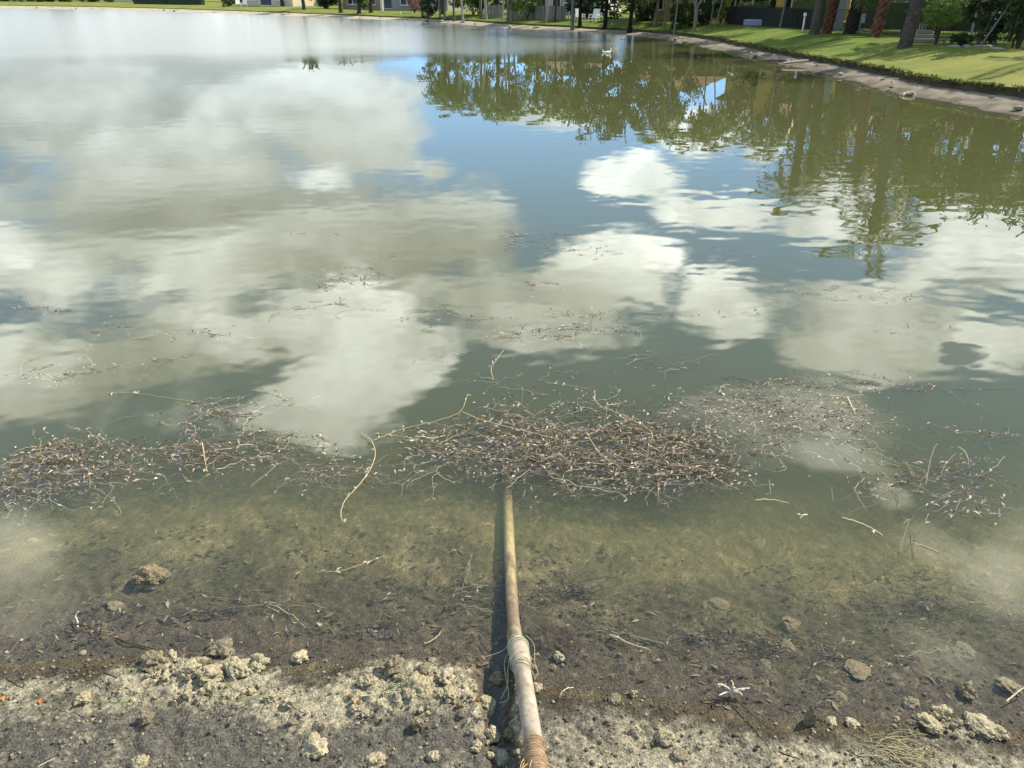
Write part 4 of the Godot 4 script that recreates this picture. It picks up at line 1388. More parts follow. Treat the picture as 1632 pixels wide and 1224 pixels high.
	# ---- fences, hedges and the pool garden
	var off := Vector3(0.4, 0, -0.9)
	railing_fence([on_lawn(Vector3(15.437, 0.8, -62.148)) + off, on_lawn(Vector3(17.573, 0.8, -59.07)) + off, on_lawn(Vector3(18.256, 0.88, -51.941)) + off, on_lawn(Vector3(20.003, 0.88, -48.98)) + off, on_lawn(Vector3(20.354, 0.96, -44.137)) + off, on_lawn(Vector3(20.827, 0.96, -40.854)) + off + Vector3(0, 0, -0.6), on_lawn(Vector3(24.498, 0.96, -39.863)) + off], 1.25, 0.14, "long black metal picket fence behind the palms")
	var dk := MB.new()
	var d0 := on_lawn(Vector3(15.437, 0.8, -62.148)) + off + Vector3(0.2, 0, -0.25)
	var d1 := on_lawn(Vector3(18.641, 0.88, -51.941)) + off + Vector3(0.2, 0, -0.25)
	var dd := d1 - d0
	dk.box(dd * 0.5 + Vector3(0, 0.6, 0), Vector3(dd.length(), 1.15, 0.012), Color.WHITE, Basis(dd.normalized(), Vector3.UP, dd.normalized().cross(Vector3.UP)))
	single("pool_barrier", dk.mesh(), M.screen_mesh, "black pool safety mesh stretched behind the fence before the yellow house", "barrier", d0)
	board_fence(on_lawn(Vector3(-0.239, 0.608, -81.152)) + Vector3(0, 0, -1.92), on_lawn(Vector3(4.748, 0.64, -73.977)) + Vector3(0, 0, -1.92), 1.25, Color(0.2, 0.2, 0.18), "weathered grey board fence under the white columned house", 501)
	board_fence(on_lawn(Vector3(-2.793, 0.592, -84.286)) + Vector3(0, 0, -1.44), on_lawn(Vector3(-0.973, 0.592, -82.513)) + Vector3(0, 0, -1.44), 1.2, Color(0.24, 0.24, 0.21), "short pale grey board fence between the trunk clusters", 502)
	hedge("hedge", on_lawn(Vector3(20.078, 0.88, -51.169)) + Vector3(2.56, 0, -4.8), on_lawn(Vector3(27.408, 0.96, -44.734)) + Vector3(3.52, 0, -5.76), 1.75, 0.9, Color(0.075, 0.115, 0.028), "long clipped hedge with sunlit top behind the right half of the fence", 402, 0.12, 260.0)
	hedge("hedge", on_lawn(Vector3(17.926, 0.8, -56.278)) + Vector3(1.92, 0, -3.84), on_lawn(Vector3(19.335, 0.88, -51.941)) + Vector3(1.92, 0, -3.52), 1.75, 0.7, Color(0.12, 0.16, 0.04), "light green hedge between yellow wall and rust red palm", 403, 0.12, 260.0)
	hedge("hedge", on_lawn(Vector3(15.988, 0.8, -62.148)) + Vector3(1.28, 0, -2.56), on_lawn(Vector3(17.417, 0.8, -60.063)) + Vector3(1.28, 0, -2.24), 1.5, 0.6, Color(0.12, 0.17, 0.035), "low clipped hedge in front of the pool screen", 404, 0.12, 260.0)
	# screened pool enclosure: white frame, dark mesh panels
	var enc := thing("pool_screen", "white framed pool enclosure with sloping top beams", "pool enclosure", on_lawn(Vector3(15.695, 0.8, -64.381)) + Vector3(1.92, 0, -5.76), -0.25)
	for k in 6:
		var b := MB.new()
		b.box(Vector3(k * 1.0, 1.25, 0), Vector3(0.07, 2.6, 0.07), Color.WHITE, Basis(), 0.01)
		put("post", b.mesh(), M.white_paint, enc)
	for y in [0.9, 2.1]:
		var b := MB.new()
		b.box(Vector3(2.5, y, 0.036), Vector3(5.0, 0.07, 0.05), Color.WHITE, Basis(), 0.01)
		put("beam", b.mesh(), M.white_paint, enc)
	for k in 3:
		var b := MB.new()
		b.tube([Vector3(k * 2.5, 2.12, 0.02), Vector3(k * 2.5 + 1.3, 3.0, -1.6)], [0.045], 6, Color.WHITE)
		put("beam", b.mesh(), M.white_paint, enc)
	for k in 5:
		var b := MB.new()
		b.box(Vector3(k * 1.0 + 0.5, 1.25, -0.05), Vector3(0.92, 2.5, 0.01), Color.WHITE)
		put("panel", b.mesh(), M.screen_mesh, enc)
	# pale cover on the ground behind the fence, steps and chairs
	var cover := MB.new()
	cover.box(Vector3(0, 0.2, 0), Vector3(3.6, 0.42, 0.5), Color(0.25, 0.28, 0.38), Basis(), 0.06)
	single("pool_cover", cover.mesh(), M.wall, "blue grey rolled pool cover lying behind the black fence", "cover", on_lawn(Vector3(17.022, 0.8, -57.179)) + Vector3(0.96, 0, -1.92), -0.35)
	var st := thing("garden_steps", "pale stepped stone ledge behind the thick grey palm trunk", "steps", on_lawn(Vector3(18.938, 0.96, -38.918)) + Vector3(0.4, 0, -0.8), -0.1)
	for k in 3:
		var b := MB.new()
		b.box(Vector3(0.12 * k, 0.1 + 0.17 * k, -0.32 * k), Vector3(1.15 - 0.22 * k, 0.16, 0.3), Color(0.62, 0.55, 0.42), Basis(), 0.012)
		put("step", b.mesh(), M.stone, st)
	for k in 6:
		var b := MB.new()
		b.box(Vector3(-0.35 + 0.13 * k, 0.66, -0.72), Vector3(0.05, 0.3, 0.05), Color(0.62, 0.55, 0.42), Basis(), 0.008)
		put("baluster", b.mesh(), M.stone, st)
	var tb := MB.new()
	tb.box(Vector3(0, 0.2, 0), Vector3(0.4, 0.06, 0.3), Color(0.6, 0.55, 0.44), Basis(), 0.01)
	tb.box(Vector3(-0.12, 0.07, 0), Vector3(0.05, 0.22, 0.2), Color(0.6, 0.55, 0.44))
	tb.box(Vector3(0.12, 0.07, 0), Vector3(0.05, 0.22, 0.2), Color(0.6, 0.55, 0.44))
	single("stone_bench", tb.mesh(), M.stone, "small pale bench beside the topiary's stem", "bench", on_lawn(Vector3(19.391, 0.96, -38.015)) + Vector3(0.192, 0, -0.32))
	var sg := MB.new()
	sg.box(Vector3(0, 0.75, 0), Vector3(0.42, 0.5, 0.04), Color(0.6, 0.6, 0.55), Basis(), 0.01)
	sg.box(Vector3(0, 0.25, -0.005), Vector3(0.05, 0.7, 0.03), Color(0.4, 0.4, 0.4))
	single("notice_board", sg.mesh(), M.wall, "small blank white board seen through the fence between two palms", "board", on_lawn(Vector3(20.051, 0.88, -48.291)) + Vector3(0.64, 0, -2.08))
	var lp := MB.new()
	lp.tube([Vector3(0, -0.1, 0), Vector3(0, 0.85, 0)], [0.05], 8, Color(0.7, 0.7, 0.68))
	lp.tube([Vector3(0, 0.85, 0), Vector3(0, 1.02, 0)], [0.1, 0.08], 8, Color(0.75, 0.75, 0.72))
	single("garden_bollard", lp.mesh(), M.wall, "white bollard behind the fence left of the grey brown palm", "bollard", on_lawn(Vector3(17.409, 0.88, -49.689)) + Vector3(0.16, 0, -1.44))
	lounge_chair(on_lawn(Vector3(5.949, 0.64, -73.977)) + Vector3(0, 0, -0.48), 0.3, "white garden chair with high back under the left shade tree")
	lounge_chair(on_lawn(Vector3(7.07, 0.64, -72.577)) + Vector3(0, 0, -0.8), -0.6, "white garden chair in the shade between two trunks")
	lounge_chair(on_lawn(Vector3(5.118, 0.64, -75.431)) + Vector3(0, 0, -0.96), 0.9, "white garden chair beside the stout pale trunk")
	lounge_chair(on_lawn(Vector3(-41.654, 0.544, -130.437)), 0.4, "white patio chair in front of the cream house, left one")
	lounge_chair(on_lawn(Vector3(-40.058, 0.544, -128.364)), 0.0, "white patio chair in front of the cream house, right one")
	lounge_chair(on_lawn(Vector3(-29.204, 0.544, -118.904)) + Vector3(0, 0, -0.8), 0.4, "white patio chair under the dense dark tree")

	# ---- along the far waterline
	rng.seed = 340
	var dw := MB.new()
	dw.tube([Vector3(-0.7, 0.03, 0.12), Vector3(-0.1, 0.06, -0.02), Vector3(0.75, 0.1, -0.25)], [0.05, 0.06, 0.045], 7, Color(0.42, 0.38, 0.3))
	single("driftwood_log", dw.mesh(), M.wood, "pale plank like log lying across the sand at the water", "log", Vector3(12.964, 0.096, -37.97), 0.2)
	var dw2 := MB.new()
	dw2.tube([Vector3(-0.6, 0.02, -0.1), Vector3(0.0, 0.04, 0.0), Vector3(0.5, 0.03, 0.14)], [0.045, 0.05, 0.03], 7, Color(0.1, 0.085, 0.065))
	single("driftwood_log", dw2.mesh(), M.wood, "dark wet log beside the pale one at the water", "log", Vector3(12.751, 0.048, -39.572), -0.3)
	var ww := MB.new()
	ww.tube([Vector3(-0.3, 0.01, 0.03), Vector3(-0.14, 0.05, 0.0), Vector3(0.02, 0.06, 0.03), Vector3(0.16, 0.05, 0.0), Vector3(0.24, 0.01, -0.04)], [0.02, 0.05, 0.065, 0.05, 0.03], 8, Color(0.42, 0.37, 0.27))
	ww.tube([Vector3(0.02, 0.05, 0.02), Vector3(0.12, 0.1, 0.05), Vector3(0.16, 0.07, 0.12), Vector3(0.17, -0.02, 0.16)], [0.04, 0.045, 0.04, 0.02], 8, Color(0.55, 0.5, 0.38))
	ww.tube([Vector3(-0.1, 0.04, 0.0), Vector3(-0.17, 0.07, 0.08), Vector3(-0.26, 0.01, 0.14)], [0.03, 0.028, 0.012], 7, Color(0.48, 0.43, 0.32))
	single("driftwood_stump", ww.mesh(), M.wood, "gnarled pale driftwood lying at the edge of the water", "driftwood", Vector3(13.13, 0, -27.103), 0.2)
	var rk := [rock(33, 2, 0.4, Color(0.5, 0.46, 0.36)), rock(34, 2, 0.4, Color(0.6, 0.56, 0.44)), rock(35, 2, 0.4, Color(0.32, 0.28, 0.2))]
	for k in 150:
		var s: Dictionary = shore[rng.randi_range(40, shore.size() - 20)]
		var p: Vector3 = s.p + s.n * rng.randf_range(0.05, s.f[0])
		p.y = s.f[1] * 0.6
		var o := single("shore_stone", rk[k % 3], M.stone, "small stone lying on the sandy strip of the far shore", "stone", p, rng.randf() * 6.0, "small stones on the far shore")
		var q := 0.03 + 0.09 * pow(rng.randf(), 2.0)
		q *= 1.0 if p.z > -56.0 else 1.6
		o.scale = Vector3(q * 1.4, q * 0.7, q)
	ducks()


func ducks() -> void:
	for d in [[Vector3(5.242, 0, -45.314), 0.5, "white duck resting on the lake, tail towards the shore", 1.0], [Vector3(5.052, 0, -45.763), 2.6, "white duck on the lake, left of its companion", 0.7], [Vector3(7.61, 0, -58.002), 0.4, "white duck swimming alone close to the far shore", 0.9]]:
		var t := thing("duck", d[2], "duck", d[0], d[1], "white ducks on the lake")
		var b := MB.new()
		# one skin from tail to bill: rings along a curved spine
		var pts := [Vector3(-0.24, 0.095, 0), Vector3(-0.19, 0.08, 0), Vector3(-0.1, 0.07, 0), Vector3(0.02, 0.07, 0), Vector3(0.12, 0.08, 0), Vector3(0.17, 0.13, 0), Vector3(0.175, 0.2, 0), Vector3(0.18, 0.26, 0), Vector3(0.2, 0.3, 0), Vector3(0.235, 0.305, 0), Vector3(0.255, 0.3, 0)]
		b.tube(pts, [0.006, 0.04, 0.095, 0.115, 0.095, 0.055, 0.04, 0.04, 0.048, 0.036, 0.012], 12, Color(0.78, 0.77, 0.72))
		var body := put("body", b.mesh(), M.feather, t)
		body.scale = Vector3.ONE * d[3] * 0.7
		var w := MB.new()
		w.tube([Vector3(0.245, 0.297, 0), Vector3(0.275, 0.288, 0), Vector3(0.3, 0.285, 0)], [0.016, 0.014, 0.008], 8, Color(0.6, 0.3, 0.06))
		put("bill", w.mesh(), M.feather, body)
		for s in [-1.0, 1.0]:
			var e := MB.new()
			e.tube([Vector3(0.205, 0.312, s * 0.044), Vector3(0.205, 0.312, s * 0.05)], [0.006], 6, Color(0.01, 0.01, 0.01))
			put("eye", e.mesh(), M.feather, body)
			var g := MB.new()
			g.tube([Vector3(0.08, 0.12, s * 0.085), Vector3(-0.05, 0.13, s * 0.1), Vector3(-0.2, 0.135, s * 0.03)], [0.02, 0.045, 0.008], 8, Color(0.82, 0.81, 0.77))
			put("wing", g.mesh(), M.feather, body)


func rock(seed_: int, level: int, rough: float, tone: Color, pit := 0.0) -> ArrayMesh:
	# lumpy stone about the origin, radius about one
	var f := FastNoiseLite.new()
	f.seed = seed_
	f.frequency = 0.9
	f.fractal_octaves = 4
	f.fractal_gain = 0.55
	var cellular := FastNoiseLite.new()
	cellular.seed = seed_ + 5
	cellular.noise_type = FastNoiseLite.TYPE_CELLULAR
	cellular.cellular_return_type = FastNoiseLite.RETURN_DISTANCE
	cellular.frequency = 2.2
	var b := MB.new()
	var t := (1.0 + sqrt(5.0)) / 2.0
	var pts := [Vector3(-1, t, 0), Vector3(1, t, 0), Vector3(-1, -t, 0), Vector3(1, -t, 0), Vector3(0, -1, t), Vector3(0, 1, t), Vector3(0, -1, -t), Vector3(0, 1, -t), Vector3(t, 0, -1), Vector3(t, 0, 1), Vector3(-t, 0, -1), Vector3(-t, 0, 1)]
	var faces := [0, 11, 5, 0, 5, 1, 0, 1, 7, 0, 7, 10, 0, 10, 11, 1, 5, 9, 5, 11, 4, 11, 10, 2, 10, 7, 6, 7, 1, 8, 3, 9, 4, 3, 4, 2, 3, 2, 6, 3, 6, 8, 3, 8, 9, 4, 9, 5, 2, 4, 11, 6, 2, 10, 8, 6, 7, 9, 8, 1]
	for k in pts.size():
		pts[k] = pts[k].normalized()
	for l in level:
		var mid := {}
		var next := []
		for k in range(0, faces.size(), 3):
			var m := []
			for e in 3:
				var p: int = faces[k + e]
				var q: int = faces[k + (e + 1) % 3]
				var key := mini(p, q) * 100000 + maxi(p, q)
				if not mid.has(key):
					mid[key] = pts.size()
					pts.append(((pts[p] + pts[q]) * 0.5).normalized())
				m.append(mid[key])
			next.append_array([faces[k], m[0], m[2], faces[k + 1], m[1], m[0], faces[k + 2], m[2], m[1], m[0], m[1], m[2]])
		faces = next
	for p in pts:
		var d := 1.0 + rough * f.get_noise_3dv(p * 0.9) * 1.1 + rough * 0.22 * f.get_noise_3dv(p * 3.2) + rough * 0.1 * f.get_noise_3dv(p * 9.0)
		var c := cellular.get_noise_3dv(p)
		d += pit * (c + 0.6)
		var k := 1.0 + f.get_noise_3dv(p * 5.0 + Vector3(9, 0, 0)) * 0.4
		b.vert(p * d, p, Color(tone.r * k, tone.g * k, tone.b * k))
	for k in range(0, faces.size(), 3):
		b.tri(faces[k], faces[k + 1], faces[k + 2])
	return smooth(b)

# ---------------------------------------------------------------- the near bank
func ground_at(p: Vector3) -> Vector3:
	return Vector3(p.x, near_h(p.x, p.z), p.z)


func curve(pts: Array, steps: int) -> Array:
	var o := []
	var n := pts.size() - 1
	for k in n * steps + 1:
		var t := float(k) / steps
		var s := mini(int(t), n - 1)
		var a: Vector3 = pts[s]
		o.append(a.cubic_interpolate(pts[s + 1], pts[maxi(s - 1, 0)], pts[mini(s + 2, n)], t - s))
	return o


func taper(n: int, r0: float, r1: float, knob := 0.0) -> Array:
	var o := []
	for k in n:
		o.append(lerpf(r0, r1, float(k) / maxi(n - 1, 1)) * (1.0 + (knob if k % 4 == 0 else 0.0)))
	return o


func pipe() -> void:
	var line := curve([Vector3(0.083, 0.13, -1.25), Vector3(0.068, 0.115, -1.378), Vector3(0.049, 0.088, -1.593), Vector3(0.023, 0.058, -1.84), Vector3(0.004, 0.032, -2.022), Vector3(-0.007, -0.015, -2.358), Vector3(-0.02, -0.11, -2.902), Vector3(-0.034, -0.25, -3.554), Vector3(-0.058, -0.42, -4.437)], 8)
	# line[0..24] lies on land, the joint is near line[24]
	var base: Vector3 = line[24]
	var t := thing("drain_pipe", "white plastic pipe running from the muddy bank down into the water", "pipe", base)
	var land := []
	var wet := []
	for k in line.size():
		var p: Vector3 = line[k] - base
		if k <= 25:
			land.append(p)
		if k >= 23:
			wet.append(p)
	var a := skin(land, func(_t): return 0.0275, 22, func(p: Vector3, u: float, s: float):
		var w: Vector3 = p + base
		var n := noise.get_noise_3d(w.x * 14.0, w.y * 30.0, w.z * 9.0)
		var c := Color(0.36, 0.32, 0.26)
		c = c.lerp(Color(0.22, 0.18, 0.125), clampf(n * 1.8 + 0.1, 0.0, 0.85))
		c = c.lerp(Color(0.17, 0.145, 0.1), smoothstep(0.18, 0.42, noise.get_noise_3d(w.x * 70.0, w.y * 90.0, w.z * 26.0)) * 0.55)
		c = c.lerp(Color(0.3, 0.2, 0.11), smoothstep(0.49, 0.44, u + n * 0.03) * 0.85)
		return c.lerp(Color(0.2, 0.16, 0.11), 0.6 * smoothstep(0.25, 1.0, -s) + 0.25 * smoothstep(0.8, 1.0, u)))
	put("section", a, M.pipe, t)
	var b := skin(wet, func(_t): return 0.0222, 18, func(p: Vector3, u: float, s: float):
		var w: Vector3 = p + base
		var n := noise.get_noise_3d(w.x * 30.0, w.y * 60.0, w.z * 16.0)
		var m := noise.get_noise_3d(w.x * 60.0, w.y * 60.0, w.z * 50.0 + 8.0)
		var bare := Color(0.33, 0.29, 0.22)
		var scum := Color(0.17, 0.125, 0.075)
		var algae := Color(0.42, 0.34, 0.165)
		var c := bare.lerp(scum, smoothstep(0.05, 0.2, u + n * 0.12))
		c = c.lerp(algae, smoothstep(0.26, 0.44, u + n * 0.16 + m * 0.06))
		c = c.lerp(scum, smoothstep(0.1, 0.5, m + n * 0.5) * 0.5)
		c = c.lerp(Color(0.075, 0.058, 0.035), 0.7 * smoothstep(0.013, 0.003, absf(w.y - 0.006 - n * 0.008)))
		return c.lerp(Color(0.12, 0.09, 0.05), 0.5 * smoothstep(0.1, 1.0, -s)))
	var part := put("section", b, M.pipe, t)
	part.set_meta("label", "narrower submerged section coated in yellow brown algae")
	# the swollen joint: a sleeve between two rounded shoulders
	var d: Vector3 = (line[27] - line[21]).normalized()
	var sl := []
	for k in 9:
		sl.append(d * lerpf(-0.062, 0.045, k / 8.0))
	var joint := skin(sl, func(u): return 0.0268 + 0.0075 * smoothstep(0.0, 0.22, u) * (1.0 - 0.9 * smoothstep(0.72, 1.0, u)), 22, func(p: Vector3, _u: float, s: float):
		var w: Vector3 = p + base
		var n := noise.get_noise_3d(w.x * 26.0, w.y * 26.0, w.z * 26.0)
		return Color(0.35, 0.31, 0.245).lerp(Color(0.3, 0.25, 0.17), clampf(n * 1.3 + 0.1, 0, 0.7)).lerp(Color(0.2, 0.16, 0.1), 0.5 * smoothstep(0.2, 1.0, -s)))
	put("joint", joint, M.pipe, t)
	# turns of pale twine, each a ring a little askew
	rng.seed = 610
	var side := d.cross(Vector3.UP).normalized()
	var up := side.cross(d).normalized()
	for k in 12:
		var q: float = [0.026, 0.03, 0.034, 0.039, 0.043, 0.047, 0.012, -0.048, -0.055, -0.066, -0.075, -0.084][k]
		var r := 0.0352 if q < 0.03 and q > -0.05 else 0.0292
		var ring := []
		var ax := rng.randf_range(-0.25, 0.25)
		for j in 25:
			var w := TAU * j / 24.0
			ring.append(d * (q + 0.01 * sin(w + ax * 6.0) * (1.0 + absf(ax))) + (side * cos(w) + up * sin(w)) * (r + 0.0008 * sin(w * 5.0 + k)))
		var m := MB.new()
		m.tube(ring, [0.0013], 5, jitter(Color(0.4, 0.38, 0.28), 0.25), Color(-1, 0, 0), false)
		put("twine", m.mesh(), M.twine, t)
	# loose ends: one hangs down each side, one strays over the mud
	var ends := [
		[side * 0.03 + up * 0.03 + d * 0.045, side * 0.052 + up * 0.01 + d * 0.02, side * 0.048 - up * 0.02 - d * 0.03, side * 0.056 - up * 0.045 - d * 0.06],
		[-side * 0.03 + d * 0.0, -side * 0.042 - up * 0.02 - d * 0.05, -side * 0.05 - up * 0.04 - d * 0.1, -side * 0.075 - up * 0.045 - d * 0.15],
		[-side * 0.03 + d * 0.04, -side * 0.06 - up * 0.02 + d * 0.035, -side * 0.11 - up * 0.03 + d * 0.03],
		[-side * 0.032 + d * 0.01, -side * 0.052 - up * 0.02 - d * 0.03, -side * 0.05 - up * 0.05 - d * 0.14, -side * 0.082 - up * 0.048 - d * 0.165],
	]
	for e in ends:
		var m := MB.new()
		m.tube(curve(e, 6), [0.0009], 5, jitter(Color(0.3, 0.31, 0.19), 0.3), Color(0.4, 0.37, 0.26))
		put("twine", m.mesh(), M.twine, t)
	# orange straw binding at the near end
	var n0: Vector3 = line[12] - base
	n0 = n0.lerp(line[11] - base, 0.5)
	var n1: Vector3 = line[4] - base
	var nd := (n1 - n0).normalized()
	var ns := nd.cross(Vector3.UP).normalized()
	var nu := ns.cross(nd).normalized()
	var m2 := MB.new()
	for k in 90:
		var q := k / 89.0
		var ring := []
		var ph := rng.randf() * TAU
		var span := rng.randf_range(2.2, 4.6)
		for j in 15:
			var w := ph + span * j / 14.0
			var c: Vector3 = n0.lerp(n1, clampf(q + 0.02 * sin(w + ph) * rng.randf_range(0.6, 1.4), -0.05, 1.1))
			ring.append(c + (ns * cos(w) + nu * sin(w)) * (0.0287 + rng.randf_range(-0.0008, 0.0012)) + (nd * 0.012 * (j / 14.0 - 0.5)))
		m2.tube(ring, taper(15, 0.0009, 0.0005), 4, jitter(Color(0.36, 0.26, 0.16), 0.4))
	for k in 16:
		var w := rng.randf_range(-0.6, 3.7)
		var c: Vector3 = n0.lerp(n1, rng.randf()) + (ns * cos(w) + nu * sin(w)) * 0.03
		var o := (ns * cos(w) + nu * sin(w) * 0.5 + nd * rng.randf_range(-0.2, 1.2)).normalized()
		m2.tube(curve([c, c + o * 0.02 + nd * 0.01, c + o * 0.035 + nd * 0.04 - Vector3(0, 0.012, 0)], 4), taper(9, 0.0015, 0.0006), 4, jitter(Color(0.42, 0.3, 0.15), 0.3))
	put("binding", m2.mesh(), M.twine, t, "stuff").set_meta("label", "frayed orange straw binding at the near end")


func skin(pts: Array, radius: Callable, sides: int, color: Callable) -> ArrayMesh:
	# tube whose colour depends on the place, the way along (0 to 1) and how far up the face looks (-1 to 1)
	var b := MB.new()
	var m := pts.size()
	var fine := curve(pts, 4)
	m = fine.size()
	for k in m:
		var p: Vector3 = fine[k]
		var d: Vector3 = (fine[mini(k + 1, m - 1)] - fine[maxi(k - 1, 0)]).normalized()
		var side := d.cross(Vector3.UP).normalized()
		var up := side.cross(d)
		var u := float(k) / (m - 1)
		var r: float = radius.call(u)
		for s in sides:
			var w := TAU * s / sides
			var nn := side * cos(w) + up * sin(w)
			var q := p + nn * r
			b.vert(q, nn, color.call(q, u, sin(w)))
	for k in m - 1:
		for s in sides:
			var p := k * sides + s
			var p2 := k * sides + (s + 1) % sides
			b.tri(p, p2, p2 + sides)
			b.tri(p, p2 + sides, p + sides)
	for e in [0, m - 1]:
		var c := b.vert(fine[e], (fine[e] - fine[absi(e - 2)]).normalized(), Color(0.05, 0.04, 0.03))
		for s in sides:
			b.tri(c, e * sides + s, e * sides + (s + 1) % sides)
	return b.mesh()


# ---------------------------------------------------------------- clods and stones
var clods := []


func clod(at: Vector3, size: Vector3, kind: int, label: String, category := "clod", called := "mud_clod", group := "", sink := 0.3) -> MeshInstance3D:
	var g := ground_at(at)
	var o := single(called, clods[kind], M.stone if kind >= 10 else M.clod, label, category, g + Vector3(0, size.y * (0.5 - sink), 0), rng.randf() * TAU, group)
	o.scale = size * 0.5
	o.rotation.x = rng.randf_range(-0.25, 0.25)
	o.rotation.z = rng.randf_range(-0.25, 0.25)
	return o


